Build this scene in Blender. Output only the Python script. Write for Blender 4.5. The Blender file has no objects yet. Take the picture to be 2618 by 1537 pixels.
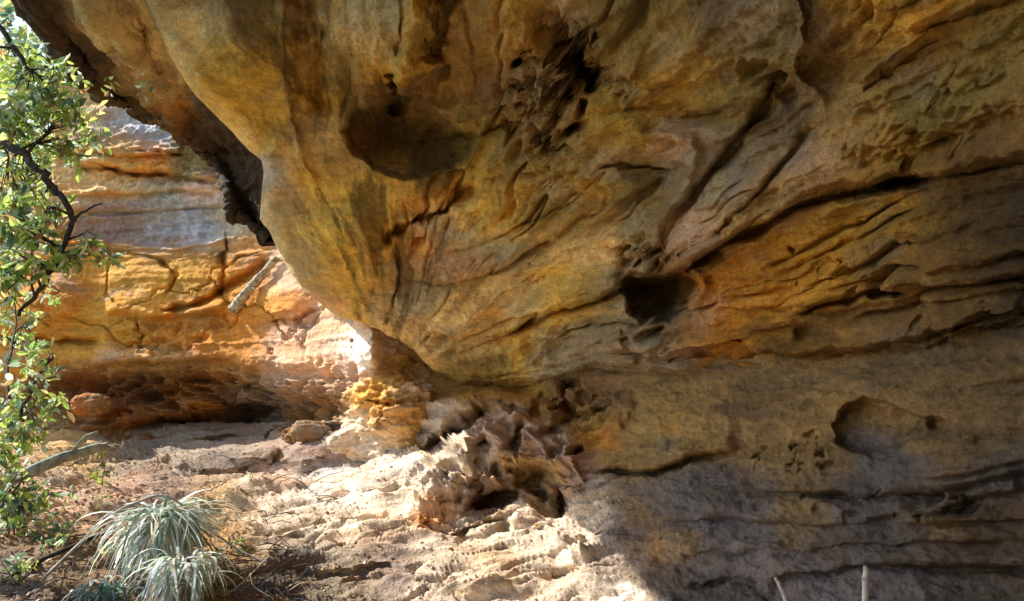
import bpy, math, random
import numpy as np
from mathutils import Vector, Matrix

# ------------------------------------------------------------------ camera, sky, sun, exposure
SC = bpy.context.scene
F_PX, CX, CY = 2055.0, 1309.0, 768.5          # focal length and centre, in photograph pixels
CAM = np.array([0.0, 0.0, 1.5]); PITCH = math.radians(6.4)
cd = bpy.data.cameras.new('camera'); cam = bpy.data.objects.new('camera', cd)
SC.collection.objects.link(cam); SC.camera = cam
cam.location = CAM; cam.rotation_euler = (math.radians(90) + PITCH, 0, 0)
cd.sensor_width = 36; cd.lens = 36 * F_PX / 2618; cd.clip_start = 0.05; cd.clip_end = 2000

SUN_EL, SUN_AZ = math.radians(37), math.radians(293)   # azimuth clockwise from +Y: from the left
W = bpy.data.worlds.new('World'); SC.world = W; W.use_nodes = True
nt = W.node_tree; bg = nt.nodes['Background']
sky = nt.nodes.new('ShaderNodeTexSky'); sky.sky_type = 'NISHITA'; sky.sun_disc = False
sky.sun_elevation = SUN_EL; sky.sun_rotation = SUN_AZ
nt.links.new(sky.outputs[0], bg.inputs[0]); bg.inputs[1].default_value = 0.14
sd = bpy.data.lights.new('sun', 'SUN'); sd.energy = 4.4; sd.angle = math.radians(0.6); sd.color = (1, .93, .84)
sun = bpy.data.objects.new('sun', sd); SC.collection.objects.link(sun)
sv = Vector((math.sin(SUN_AZ) * math.cos(SUN_EL), math.cos(SUN_AZ) * math.cos(SUN_EL), math.sin(SUN_EL)))
sun.rotation_euler = sv.to_track_quat('Z', 'Y').to_euler(); sun.location = (-20, 0, 20)
SC.view_settings.view_transform = 'Standard'; SC.view_settings.look = 'None'
SC.view_settings.exposure = 1.15; SC.view_settings.gamma = 1.0
SC.cycles.max_bounces = 8; SC.cycles.diffuse_bounces = 5
SC.cycles.use_denoising = True

# ------------------------------------------------------------------ numeric helpers
Rv = np.array([1., 0, 0]); Fv = np.array([0, math.cos(PITCH), math.sin(PITCH)]); Uv = np.array([0, -math.sin(PITCH), math.cos(PITCH)])
def ray(x, y, d):
    x = np.asarray(x, float); y = np.asarray(y, float); d = np.asarray(d, float)
    return CAM + d[..., None] * (Fv + ((x - CX) / F_PX)[..., None] * Rv + ((CY - y) / F_PX)[..., None] * Uv)
def V3(x, y, d): return Vector(ray(x, y, d).tolist())

def _h(i, j, k, s):
    n = (i * 374761393 + j * 668265263 + k * 2147483647 + s * 1274126177) & 0xffffffff
    n = ((n ^ (n >> 13)) * 1274126177) & 0xffffffff
    n = ((n ^ (n >> 15)) * 2246822519) & 0xffffffff
    return ((n ^ (n >> 16)) & 0xffff) / 65535.0
def noise(P, s=0):
    """smooth value noise in [-1,1]; P is (...,3)"""
    P = np.asarray(P) + 1000.37; I = np.floor(P).astype(np.int64); f = P - I
    f = f * f * f * (f * (f * 6 - 15) + 10)
    i, j, k = I[..., 0], I[..., 1], I[..., 2]; u, v, w = f[..., 0], f[..., 1], f[..., 2]
    r = 0
    for a in (0, 1):
        for b in (0, 1):
            for c in (0, 1):
                r = r + (u if a else 1 - u) * (v if b else 1 - v) * (w if c else 1 - w) * _h(i + a, j + b, k + c, s)
    return r * 2 - 1
def fbm(P, o=4, s=0, g=0.5, ridged=False):
    r = 0; a = 1; t = 0; P = np.asarray(P, float)
    for q in range(o):
        n = noise(P, s + q)
        r = r + a * ((1 - 2 * abs(n)) if ridged else n); t += a; a *= g; P = P * 2.03 + 7.1
    return r / t
def n1(x, s=0): return noise(np.stack([x, x * 0 + .5, x * 0 + .5], -1), s)
def worley(P, s=0):
    """F1, F2 distances"""
    I = np.floor(P).astype(np.int64); f1 = np.full(P.shape[:-1], 9.); f2 = f1.copy()
    for a in (-1, 0, 1):
        for b in (-1, 0, 1):
            for c in (-1, 0, 1):
                J = I + (a, b, c); j0, j1, j2 = J[..., 0], J[..., 1], J[..., 2]
                q = np.stack([j0 + _h(j0, j1, j2, s), j1 + _h(j0, j1, j2, s + 1), j2 + _h(j0, j1, j2, s + 2)], -1)
                d = np.sqrt(((P - q) ** 2).sum(-1))
                f2 = np.where(d < f1, f1, np.minimum(f2, d)); f1 = np.minimum(f1, d)
    return f1, f2
def smooth(e0, e1, x):
    t = np.clip((x - e0) / (e1 - e0), 0, 1); return t * t * (3 - 2 * t)
def tps(ctrl):
    c = np.array(ctrl, float); xy = c[:, :2] / 1000; n = len(c)
    def k(r2): return np.where(r2 > 1e-12, r2 * np.log(np.maximum(r2, 1e-12)), 0)
    K = k(((xy[:, None] - xy[None]) ** 2).sum(-1)) + np.eye(n) * 0.02
    Pm = np.c_[np.ones(n), xy]; A = np.block([[K, Pm], [Pm.T, np.zeros((3, 3))]])
    w = np.linalg.solve(A, np.r_[c[:, 2], 0, 0, 0])
    def f(x, y):
        x = x / 1000; y = y / 1000; r = w[n] + w[n + 1] * x + w[n + 2] * y
        for q in range(n): r = r + w[q] * k((x - xy[q, 0]) ** 2 + (y - xy[q, 1]) ** 2)
        return r
    return f
def polydist(x, y, pts):
    """distance to a polyline, signed side (+ = above), parameter 0..1"""
    best = np.full(x.shape, 1e9); side = np.zeros(x.shape); par = np.zeros(x.shape); n = len(pts) - 1
    for q in range(n):
        (ax, ay), (bx, by) = pts[q], pts[q + 1]; dx, dy = bx - ax, by - ay; L = dx * dx + dy * dy
        t = np.clip(((x - ax) * dx + (y - ay) * dy) / L, 0, 1)
        ex, ey = x - ax - t * dx, y - ay - t * dy; d = np.sqrt(ex * ex + ey * ey); m = d < best
        best = np.where(m, d, best); side = np.where(m, np.sign(dx * -ey + dy * ex), side); par = np.where(m, (q + t) / n, par)
    return best, side, par

def features(x, y, feats, seed=0):
    """relief towards the viewer (+) or into the rock (-), metres. x,y already warped"""
    D = np.zeros(x.shape)
    for f in feats:
        if f[0] == 'g':                                    # groove (or ridge if negative)
            _, pts, w, dep = f
            xs = [p[0] for p in pts]; ys = [p[1] for p in pts]; R = w * 4
            m = (x > min(xs) - R) & (x < max(xs) + R) & (y > min(ys) - R) & (y < max(ys) + R)
            if not m.any(): continue
            d, s, t = polydist(x[m], y[m], pts)
            ww = w * (0.75 + 0.5 * n1(t * 9 + seed + w, 3)); en = smooth(0, .12, t) * smooth(0, .12, 1 - t) * .8 + .2
            D[m] -= dep * en * np.exp(-(d / ww) ** 2)
        elif f[0] == 's':                                  # ledge: upper side proud, fading away
            _, pts, w, L, h = f
            xs = [p[0] for p in pts]; ys = [p[1] for p in pts]; R = L * 3
            m = (x > min(xs) - R) & (x < max(xs) + R) & (y > min(ys) - R) & (y < max(ys) + R)
            if not m.any(): continue
            d, s, t = polydist(x[m], y[m], pts); en = smooth(0, .1, t) * smooth(0, .1, 1 - t)
            D[m] += h * en * smooth(-w, w, d * s) * np.exp(-d / L) - h * .6 * en * np.exp(-(d / (w * 1.5)) ** 2)
        elif f[0] == 'p':                                  # hollow (or boss) with a drawn outline
            _, pts, w, dep = f
            xs = [p[0] for p in pts]; ys = [p[1] for p in pts]; R = w * 3
            m = (x > min(xs) - R) & (x < max(xs) + R) & (y > min(ys) - R) & (y < max(ys) + R)
            if not m.any(): continue
            xm, ym = x[m], y[m]; d, _s, _t = polydist(xm, ym, list(pts) + [pts[0]]); ins = np.zeros(xm.shape, bool); n = len(pts)
            for q in range(n):
                (ax, ay), (bx, by) = pts[q], pts[(q + 1) % n]
                if ay == by: continue
                ins ^= ((ay > ym) != (by > ym)) & (xm < (bx - ax) * (ym - ay) / (by - ay) + ax)
            d = np.where(ins, d, -d); D[m] -= dep * (.62 * smooth(-w * .35, w * .65, d) + .38 * smooth(0, w * 3.2, d))
        else:                                              # blob: hollow (negative) or boss
            _, cx, cy, rx, ry, a, h, p = f
            ca, sa = math.cos(math.radians(a)), math.sin(math.radians(a))
            u = ((x - cx) * ca - (y - cy) * sa) / rx; v = ((x - cx) * sa + (y - cy) * ca) / ry
            D += h * np.exp(-(u * u + v * v) ** p)
    return D

# pigments (linear base colours of the stone; darkest ones also paint in shade)
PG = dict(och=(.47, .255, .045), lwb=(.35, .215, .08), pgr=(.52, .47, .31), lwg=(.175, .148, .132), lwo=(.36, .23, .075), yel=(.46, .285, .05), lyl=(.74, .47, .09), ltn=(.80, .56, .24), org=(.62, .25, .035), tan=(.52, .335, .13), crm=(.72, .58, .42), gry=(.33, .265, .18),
          pur=(.28, .20, .165), brn=(.20, .105, .035), drk=(.06, .038, .02), olv=(.25, .18, .055), blu=(.36, .36, .38), red=(.42, .14, .035),
          wht=(.82, .76, .68), pnk=(.60, .40, .27), gld=(.62, .31, .045), sag=(.38, .33, .22), bro=(.32, .18, .07), grd=(.15, .125, .10))
def paint(x, y, samples, sig=70):
    num = np.zeros(x.shape + (3,)); den = np.full(x.shape, 1e-12)
    for s in samples:
        sx, sy, c = s[:3]; sg = s[3] if len(s) > 3 else sig
        w = np.exp(-((x - sx) ** 2 + ((y - sy) * 1.25) ** 2) / (2 * sg * sg)) + 1e-9 / (1 + ((x - sx) ** 2 + (y - sy) ** 2) / 1e4)
        num += w[..., None] * np.array(PG[c]); den += w
    return num / den[..., None]

def normals(P):
    du = np.gradient(P, axis=1); dv = np.gradient(P, axis=0); n = np.cross(du, dv)
    n /= np.linalg.norm(n, axis=-1, keepdims=True) + 1e-12
    flip = ((n * (CAM - P)).sum(-1) < 0)[..., None]
    return np.where(flip, -n, n)

def link(o, parent=None):
    SC.collection.objects.link(o)
    if parent: o.parent = parent
    return o
def grid_mesh(name, P, C, mat, parent=None):
    ny, nx = P.shape[:2]; me = bpy.data.meshes.new(name)
    idx = np.arange(nx * ny).reshape(ny, nx)
    q = np.stack([idx[:-1, :-1], idx[:-1, 1:], idx[1:, 1:], idx[1:, :-1]], -1).reshape(-1, 4)
    me.vertices.add(nx * ny); me.vertices.foreach_set('co', P.reshape(-1).astype(np.float32))
    me.loops.add(q.size); me.loops.foreach_set('vertex_index', q.reshape(-1).astype(np.int32))
    me.polygons.add(len(q)); me.polygons.foreach_set('loop_start', (np.arange(len(q)) * 4).astype(np.int32))
    me.polygons.foreach_set('use_smooth', np.ones(len(q), bool))
    me.update(calc_edges=True)
    if C is not None:
        a = me.color_attributes.new('stone', 'FLOAT_COLOR', 'POINT')
        a.data.foreach_set('color', np.concatenate([np.clip(C, 0, 1).reshape(-1, 3), np.ones((nx * ny, 1))], 1).reshape(-1).astype(np.float32))
    me.materials.append(mat); me.validate()
    return link(bpy.data.objects.new(name, me), parent)
def raw_mesh(name, verts, faces, mat, parent=None, smooth_=False, cols=None):
    me = bpy.data.meshes.new(name); me.from_pydata([tuple(v) for v in verts], [], faces)
    if smooth_: me.polygons.foreach_set('use_smooth', [True] * len(me.polygons))
    if cols is not None:
        a = me.color_attributes.new('stone', 'FLOAT_COLOR', 'POINT')
        a.data.foreach_set('color', np.concatenate([np.asarray(cols), np.ones((len(verts), 1))], 1).reshape(-1).astype(np.float32))
    me.materials.append(mat); me.update()
    return link(bpy.data.objects.new(name, me), parent)

# ------------------------------------------------------------------ materials
def stone_mat(name, fine=1.0, bump=0.018):
    m = bpy.data.materials.new(name); m.use_nodes = True; t = m.node_tree; N = t.nodes; L = t.links
    b = N['Principled BSDF']; b.inputs['Roughness'].default_value = .88; b.inputs['Specular IOR Level'].default_value = .25
    at = N.new('ShaderNodeAttribute'); at.attribute_name = 'stone'
    tc = N.new('ShaderNodeTexCoord')
    n1_ = N.new('ShaderNodeTexNoise'); n1_.inputs['Scale'].default_value = 22; n1_.inputs['Detail'].default_value = 7; n1_.inputs['Roughness'].default_value = .68
    mp = N.new('ShaderNodeMapping'); mp.inputs['Scale'].default_value = (1.5, 1.5, 4.5)
    n2_ = N.new('ShaderNodeTexNoise'); n2_.inputs['Scale'].default_value = 3.5; n2_.inputs['Detail'].default_value = 8; n2_.inputs['Roughness'].default_value = .62; n2_.inputs['Distortion'].default_value = .8
    L.new(tc.outputs['Object'], n1_.inputs['Vector']); L.new(tc.outputs['Object'], mp.inputs[0]); L.new(mp.outputs[0], n2_.inputs['Vector'])
    r1 = N.new('ShaderNodeMapRange'); r1.inputs[1].default_value = .3; r1.inputs[2].default_value = .7; r1.inputs[3].default_value = .76; r1.inputs[4].default_value = 1.24
    r2 = N.new('ShaderNodeMapRange'); r2.inputs[1].default_value = .3; r2.inputs[2].default_value = .7; r2.inputs[3].default_value = .8; r2.inputs[4].default_value = 1.2
    L.new(n1_.outputs[0], r1.inputs[0]); L.new(n2_.outputs[0], r2.inputs[0])
    mu = N.new('ShaderNodeMath'); mu.operation = 'MULTIPLY'; L.new(r1.outputs[0], mu.inputs[0]); L.new(r2.outputs[0], mu.inputs[1])
    vm = N.new('ShaderNodeVectorMath'); vm.operation = 'SCALE'; L.new(at.outputs['Color'], vm.inputs[0]); L.new(mu.outputs[0], vm.inputs['Scale'])
    L.new(vm.outputs[0], b.inputs['Base Color'])
    n3_ = N.new('ShaderNodeTexNoise'); n3_.inputs['Scale'].default_value = 110; n3_.inputs['Detail'].default_value = 4; L.new(tc.outputs['Object'], n3_.inputs['Vector'])
    r3 = N.new('ShaderNodeMapRange'); r3.inputs[1].default_value = .3; r3.inputs[2].default_value = .7; r3.inputs[3].default_value = .72; r3.inputs[4].default_value = 1.28; L.new(n3_.outputs[0], r3.inputs[0])
    m3 = N.new('ShaderNodeMath'); m3.operation = 'MULTIPLY'; L.new(mu.outputs[0], m3.inputs[0]); L.new(r3.outputs[0], m3.inputs[1]); L.new(m3.outputs[0], vm.inputs['Scale'])
    ad = N.new('ShaderNodeMath'); ad.operation = 'ADD'; L.new(n1_.outputs[0], ad.inputs[0]); L.new(n2_.outputs[0], ad.inputs[1])
    bp = N.new('ShaderNodeBump'); bp.inputs['Strength'].default_value = .8; bp.inputs['Distance'].default_value = bump * 2
    L.new(ad.outputs[0], bp.inputs['Height']); L.new(bp.outputs[0], b.inputs['Normal'])
    return m
M_ROCK = stone_mat('sandstone')
def plain(name, col, rough=.8, var=.3, scale=30, trans=0, bump=0.0):
    m = bpy.data.materials.new(name); m.use_nodes = True; t = m.node_tree; N = t.nodes; L = t.links; b = N['Principled BSDF']
    b.inputs['Roughness'].default_value = rough; b.inputs['Specular IOR Level'].default_value = .3
    tc = N.new('ShaderNodeTexCoord'); n = N.new('ShaderNodeTexNoise'); n.inputs['Scale'].default_value = scale; n.inputs['Detail'].default_value = 4
    L.new(tc.outputs['Object'], n.inputs['Vector'])
    cr = N.new('ShaderNodeMix'); cr.data_type = 'RGBA'
    cr.inputs[6].default_value = tuple(c * (1 - var) for c in col) + (1,); cr.inputs[7].default_value = tuple(min(1, c * (1 + var)) for c in col) + (1,)
    mr = N.new('ShaderNodeMapRange'); mr.inputs[1].default_value = .35; mr.inputs[2].default_value = .65
    L.new(n.outputs[0], mr.inputs[0]); L.new(mr.outputs[0], cr.inputs[0]); L.new(cr.outputs[2], b.inputs['Base Color'])
    if bump:
        bp = N.new('ShaderNodeBump'); bp.inputs['Distance'].default_value = bump; L.new(n.outputs[0], bp.inputs['Height']); L.new(bp.outputs[0], b.inputs['Normal'])
    if trans:
        tr = N.new('ShaderNodeBsdfTranslucent'); L.new(cr.outputs[2], tr.inputs[0]); mx = N.new('ShaderNodeMixShader'); mx.inputs[0].default_value = trans
        L.new(b.outputs[0], mx.inputs[1]); L.new(tr.outputs[0], mx.inputs[2]); L.new(mx.outputs[0], N['Material Output'].inputs[0])
    return m
def leaf_mat(name, trans=.5):
    """leaf colour comes from the per-leaf colour attribute"""
    m = bpy.data.materials.new(name); m.use_nodes = True; t = m.node_tree; N = t.nodes; L = t.links; b = N['Principled BSDF']
    b.inputs['Roughness'].default_value = .5; at = N.new('ShaderNodeAttribute'); at.attribute_name = 'stone'
    L.new(at.outputs['Color'], b.inputs['Base Color'])
    tr = N.new('ShaderNodeBsdfTranslucent'); L.new(at.outputs['Color'], tr.inputs[0]); mx = N.new('ShaderNodeMixShader'); mx.inputs[0].default_value = trans
    L.new(b.outputs[0], mx.inputs[1]); L.new(tr.outputs[0], mx.inputs[2]); L.new(mx.outputs[0], N['Material Output'].inputs[0])
    return m
M_LEAF = leaf_mat('leaf')
M_BARK = plain('dark_bark', (.06, .045, .035), .9, .5, 25, bump=.01)
M_PALE = plain('weathered_wood', (.34, .31, .25), .85, .35, 14, bump=.006)
M_POLE = plain('grey_dead_wood', (.40, .35, .25), .9, .55, 22, bump=.02)
M_DEAD = plain('lichen_wood', (.22, .24, .19), .9, .4, 18, bump=.01)
M_SOIL = plain('soil', (.17, .12, .08), .95, .5, 9, bump=.02)
M_STAKE = plain('bleached_stick', (.62, .58, .52), .7, .2, 40)

# ------------------------------------------------------------------ relief shared by all rock surfaces
def strata(P, amp, seed=0, dip=0.0):
    """hard and soft beds: relief driven by height in the rock, wavy and cross-bedded"""
    wz = P[..., 2] + dip * P[..., 0] + .10 * fbm(P * (.8, .8, 1.2), 3, seed + 11) + .025 * fbm(P * (3, 3, 5), 3, seed + 17)
    a = n1(wz * 3.1, seed) * .9 + n1(wz * 8.3, seed + 1) * .55 + n1(wz * 21, seed + 2) * .36 + n1(wz * 47, seed + 3) * .10
    m = .45 + .55 * smooth(-.5, .5, fbm(P * (.9, .9, 1.5), 3, seed + 5))
    return a * amp * m, wz
def flutes(P, x, y, seed=0):
    """long sweeping folds and thin open joints fanning up and out from the foot of the overhang"""
    wv = fbm(P * .9, 3, seed + 3); th = np.arctan2(950 - y, x - 1000) + .10 * wv + .03 * fbm(P * 3, 3, seed + 5); r = np.hypot(x - 1000, y - 950) + 60
    Q = np.stack([th, np.log(r) * .55 + .05 * fbm(P * 1.3, 2, seed + 6), th * 0], -1); fade = smooth(120, 420, r)
    folds = .13 * fbm(Q * (2.6, 1.6, 1), 3, seed, .5) + .050 * fbm(Q * (9, 3, 1), 3, seed + 8, .5, True) + .016 * fbm(Q * (30, 7, 1), 3, seed + 9, .6)
    j = np.clip(1 - np.abs(fbm(Q * (4.2, 1.8, 1) + 3, 3, seed + 14, .45)) / .05, 0, 1) ** 1.5 * smooth(-.15, .2, fbm(P * 1.5, 2, seed + 19))
    j2 = np.clip(1 - np.abs(fbm(Q * (13, 5, 1) + 3, 3, seed + 24, .45)) / .06, 0, 1) * smooth(0, .3, fbm(P * 2.1, 2, seed + 29))
    return (folds - .13 * j - .04 * j2) * fade, Q
def rough(P, amp, seed=0):
    Q = P * (1, 1, 1.7)
    r = .060 * fbm(Q * 1.6, 3, seed + 30) + .042 * fbm(Q * 4.5, 4, seed + 40, .55, True) + .014 * fbm(Q * 17, 4, seed + 50, .6)
    return r * amp
def colour_noise(C, P, wz, seed=0, k=1.0):
    band = n1(wz * 9, seed + 60) * .6 + n1(wz * 26, seed + 61) * .5
    f = 1 + k * (.22 * band + .26 * fbm(P * (2.2, 2.2, 4), 4, seed + 62) + .22 * fbm(P * (9, 9, 20), 4, seed + 64, .65))
    C = C * np.clip(f, .45, 1.6)[..., None]
    t = smooth(.12, .5, fbm(P * (1.8, 1.8, 5), 4, seed + 70))[..., None] * .5 * k       # iron staining
    C = C * (1 - t) + C * np.array([1.25, .92, .55]) * t
    t = smooth(.2, .55, fbm(P * (2.6, 2.6, 4) + 9, 4, seed + 74))[..., None] * .38 * k      # grey lichen skin
    C = C * (1 - t) + (C.mean(-1, keepdims=True) * np.array([1.0, .97, .86])) * t
    return C
def warp(x, y, a=18, s=0, o=3):
    P = np.stack([x / 90, y / 90, x * 0], -1)
    return x + a * fbm(P, o, s + 80), y + a * fbm(P + 5, o, s + 90)
def pwarp(x, y, s, a=70):
    """stain outlines: ragged, drawn out along the bedding"""
    P = np.stack([x / 150, y / 95, x * 0], -1); Q = np.stack([x / 60, y / 22, x * 0], -1)
    return x + a * fbm(P, 6, s, .68) * 1.5, y + a * fbm(P + 5, 6, s + 20, .68) * .9 + 14 * fbm(Q, 3, s + 40)
def tafoni(P, scale, seed, mask):
    """honeycomb weathering, only where mask > 0"""
    out = np.zeros(mask.shape); m = mask > .02
    if m.any():
        Q = P[m] * scale; Q = Q + .55 * np.stack([noise(Q * .8, seed), noise(Q * .8, seed + 1), noise(Q * .8, seed + 2)], -1)
        f1, f2 = worley(Q, seed); out[m] = -(1 - smooth(.0, .38, f2 - f1) * -1 - 1) * 0 + (-(smooth(.05, .55, f2 - f1))) * mask[m]
    return out
def SW(P):
    return P * (1, 1, 1.1) + .16 * np.stack([fbm(P * 2.6, 3, 501), fbm(P * 2.6, 3, 502), fbm(P * 2.6, 3, 503)], -1)
def gmask(x, y, spots):
    M = np.zeros(x.shape)
    for cx, cy, rx, ry, a, k in spots:
        ca, sa = math.cos(math.radians(a)), math.sin(math.radians(a))
        u = ((x - cx) * ca - (y - cy) * sa) / rx; v = ((x - cx) * sa + (y - cy) * ca) / ry
        M = np.maximum(M, k * (1 - smooth(.6, 1.15, np.sqrt(u * u + v * v))))
    return M
def lin(*seg):
    """lin(a,b,step,c,step2,...) -> concatenated spacing"""
    out = [np.array([seg[0]])]
    for q in range(1, len(seg), 2):
        a = out[-1][-1]; b, st = seg[q], seg[q + 1]; n = max(1, int(round(abs(b - a) / st))); out.append(np.linspace(a, b, n + 1)[1:])
    return np.concatenate(out)
def curve(pts):
    a = np.array(pts, float)
    return lambda t: np.interp(t, a[:, 0], a[:, 1])

# ------------------------------------------------------------------ 1. the overhang and right-hand back wall (one bed of rock)
left_x = curve([(-1100, 120), (-400, 250), (0, 372), (60, 395), (140, 432), (200, 468), (250, 505), (300, 556), (345, 600), (385, 636), (410, 668),
                (440, 674), (500, 668), (560, 664), (600, 692), (650, 716), (700, 745), (745, 780), (800, 850)])
bot_y = curve([(700, 800), (850, 800), (900, 815), (980, 850), (1060, 905), (1110, 955), (1180, 985), (1300, 1000), (1500, 985), (1800, 975), (2000, 962), (2300, 925),
               (2618, 865), (3400, 800), (4200, 760)])
T_OVER = [(400, 0, 4.9), (700, 0, 4.9), (1309, 0, 4.3), (2000, 0, 3.3), (2618, 0, 2.4), (560, 310, 5.6), (680, 500, 6.1), (760, 300, 5.5), (900, 600, 6.1), (850, 780, 6.9),
          (1100, 930, 6.7), (1000, 250, 5.3), (1250, 500, 5.6), (1300, 850, 6.5), (1500, 650, 5.5), (1500, 950, 6.2), (1700, 850, 5.3), (1650, 300, 4.5), (1900, 300, 3.9), (2100, 650, 4.1),
          (2300, 900, 3.9), (2618, 850, 3.2), (2618, 450, 2.9), (3400, 0, 1.7), (3400, 850, 2.2), (4200, 0, 1.2), (4200, 850, 1.6), (1309, -1100, 2.7),
          (100, -1100, 3.3), (4200, -1100, 1.0), (2618, -1100, 1.8), (1309, -500, 3.4), (250, -400, 4.2)]
F_OVER = [
 ('p', [(872, 335), (895, 292), (950, 262), (1040, 250), (1150, 290), (1222, 345), (1205, 398), (1130, 430), (1030, 447), (950, 428), (900, 392)], 26, .48), ('b', 1110, 240, 60, 60, 0, -.15, 1.2), ('b', 1180, 200, 95, 130, 20, -.16, 1.2), ('b', 1000, 250, 60, 60, 0, -.10, 1), ('g', [(1000, 170), (1012, 240), (1020, 290)], 16, .2),
 ('b', 920, 90, 110, 100, 0, .10, 1.3), ('g', [(1062, -120), (1062, 60), (1052, 150), (1035, 230)], 42, -.2), ('g', [(1170, -80), (1140, 60), (1090, 170)], 26, .2), ('g', [(1026, -60), (1028, 140)], 9, .07),
 ('g', [(838, 60), (815, 130), (800, 240), (850, 300)], 16, .08),
 ('g', [(712, -100), (722, 60), (728, 180), (742, 300), (775, 400), (822, 500)], 12, -.07), ('g', [(790, -100), (775, 60), (790, 180), (815, 300)], 36, .15), ('g', [(730, 330), (700, 380), (680, 480)], 22, -.05),
 ('b', 590, 170, 120, 130, 0, .14, 1.2), ('g', [(430, 60), (520, 190), (600, 290), (670, 360)], 20, -.05), ('b', 720, 480, 70, 100, 0, .12, 1.2), ('b', 860, 640, 140, 140, 0, .22, 1.1), 
 
 ('g', [(1185, 478), (1150, 530), (1060, 556), (1000, 600), (975, 625)], 13, .2), ('b', 1190, 485, 30, 26, 0, -.22, 1.5), ('g', [(1015, 600), (1026, 680), (1005, 770), (990, 830)], 9, .08), ('b', 1085, 610, 42, 50, 0, .07, 1.5),
 ('g', [(960, 610), (955, 700), (940, 800)], 11, .05),
 ('s', [(1030, 716), (1130, 722), (1230, 716), (1330, 662), (1420, 600), (1530, 510)], 6, 80, .09), ('g', [(1230, 716), (1330, 662), (1400, 610)], 9, .08), ('g', [(1150, 640), (1290, 600), (1400, 540), (1500, 470)], 10, .05),
 ('s', [(1290, 862), (1380, 822), (1500, 775), (1600, 735)], 6, 90, .14), ('g', [(1290, 862), (1380, 822), (1500, 775), (1610, 732)], 9, .1),
 ('p', [(1582, 745), (1600, 702), (1660, 690), (1752, 688), (1780, 730), (1766, 790), (1705, 832), (1640, 828), (1600, 795)], 18, .62), ('g', [(1775, 660), (1800, 740), (1760, 810)], 16, -.06), ('g', [(1560, 640), (1600, 660), (1640, 650), (1700, 640)], 12, -.05),
 ('g', [(1600, 352), (1690, 338), (1752, 365), (1765, 420), (1730, 520), (1690, 560)], 18, -.09), ('b', 1650, 430, 75, 34, -12, -.16, 1.4), ('b', 1770, 300, 70, 30, -10, -.12, 1.4),
 ('g', [(1985, 200), (1940, 300), (1850, 400), (1760, 500), (1705, 590), (1690, 660)], 15, .16), ('g', [(2070, 330), (1980, 440), (1880, 550), (1840, 600)], 10, .08), ('b', 1900, 500, 90, 35, 48, .09, 1.4),
 ('b', 1670, 480, 40, 80, 0, -.1, 1.3),
 ('s', [(1690, 720), (1800, 660), (1900, 596), (2000, 545), (2130, 500), (2290, 475), (2350, 450), (2500, 430), (2700, 380), (3400, 230)], 8, 150, .13),
 ('g', [(1740, 700), (1820, 650), (1900, 596), (2000, 545), (2130, 500), (2290, 475), (2360, 450)], 15, .2), ('b', 2310, 462, 60, 20, 8, -.22, 1.5), ('b', 2320, 428, 12, 14, 0, -.15, 1.5),
 ('g', [(1950, 690), (2060, 640), (2180, 580), (2320, 510)], 7, .07), ('g', [(1980, 708), (2090, 655), (2200, 605), (2340, 540)], 6, .06), ('g', [(1820, 780), (2000, 745), (2130, 715)], 7, .05),
 ('s', [(2040, 800), (2110, 775), (2200, 764), (2330, 758), (2700, 700)], 6, 90, .12), ('g', [(2050, 795), (2110, 775), (2200, 764), (2310, 760)], 12, .14),
 ('s', [(1800, 800), (1950, 790), (2150, 800), (2400, 780), (2700, 740)], 5, 60, .05), ('s', [(1500, 890), (1650, 905), (1900, 915), (2200, 890), (2618, 800), (3000, 740)], 6, 80, .12), ('g', [(1850, 920), (2100, 910), (2350, 880)], 9, .08),
 ('s', [(2350, 700), (2500, 680), (2700, 640)], 8, 70, .08), ('s', [(2380, 880), (2500, 850), (2600, 815)], 6, 50, .09),
 ('b', 2150, 700, 30, 16, 20, -.09, 1.4), ('b', 2215, 735, 26, 14, 10, -.09, 1.4), ('b', 2020, 640, 8, 12, 0, -.06, 1.5), ('b', 1872, 876, 10, 9, 0, -.07, 1.5), ('b', 2320, 630, 9, 6, 0, -.06, 1.5), ('b', 2050, 850, 24, 14, 0, -.08, 1.4), ('b', 1790, 905, 20, 14, 0, -.08, 1.4),
 ('g', [(2175, 225), (2240, 170), (2310, 120), (2400, 70)], 10, -.055), ('g', [(2190, 250), (2260, 190), (2400, 100)], 12, .05), ('s', [(2340, 75), (2450, 50), (2560, 20), (2700, -30)], 7, 60, .09), ('g', [(2100, 120), (2200, 60), (2260, 0)], 20, .06),
 ('g', [(2068, -60), (2066, 100), (2030, 160), (2050, 230), (2085, 290)], 14, -.08), ('b', 2005, 230, 34, 60, 10, -.12, 1.3), ('b', 1950, 180, 50, 50, 0, -.08, 1.3), ('b', 2110, 190, 60, 60, 0, -.09, 1.2),
 ('b', 1510, 160, 60, 70, 10, -.2, 1.3), ('b', 1440, 70, 60, 40, -20, -.16, 1.3), ('s', [(1400, 60), (1480, 100), (1560, 190), (1640, 215)], 8, 70, .09), ('s', [(1560, 195), (1700, 215), (1850, 205)], 6, 50, .06),
 ('b', 1600, 320, 60, 32, 0, .09, 1.4), ('g', [(1530, 420), (1620, 424), (1700, 440)], 8, .09), ('s', [(1500, 280), (1600, 265), (1680, 280)], 6, 40, .06), ('b', 1300, 300, 60, 60, 0, -.08, 1.2), ('g', [(1110, 290), (1200, 310), (1290, 290)], 12, -.05), ('g', [(1160, 340), (1250, 350), (1330, 310)], 10, .06),
 ('g', [(1200, 0), (1220, 90), (1230, 200), (1210, 260)], 12, .05), ('b', 1320, 60, 70, 110, 0, .09, 1.2),
]
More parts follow.
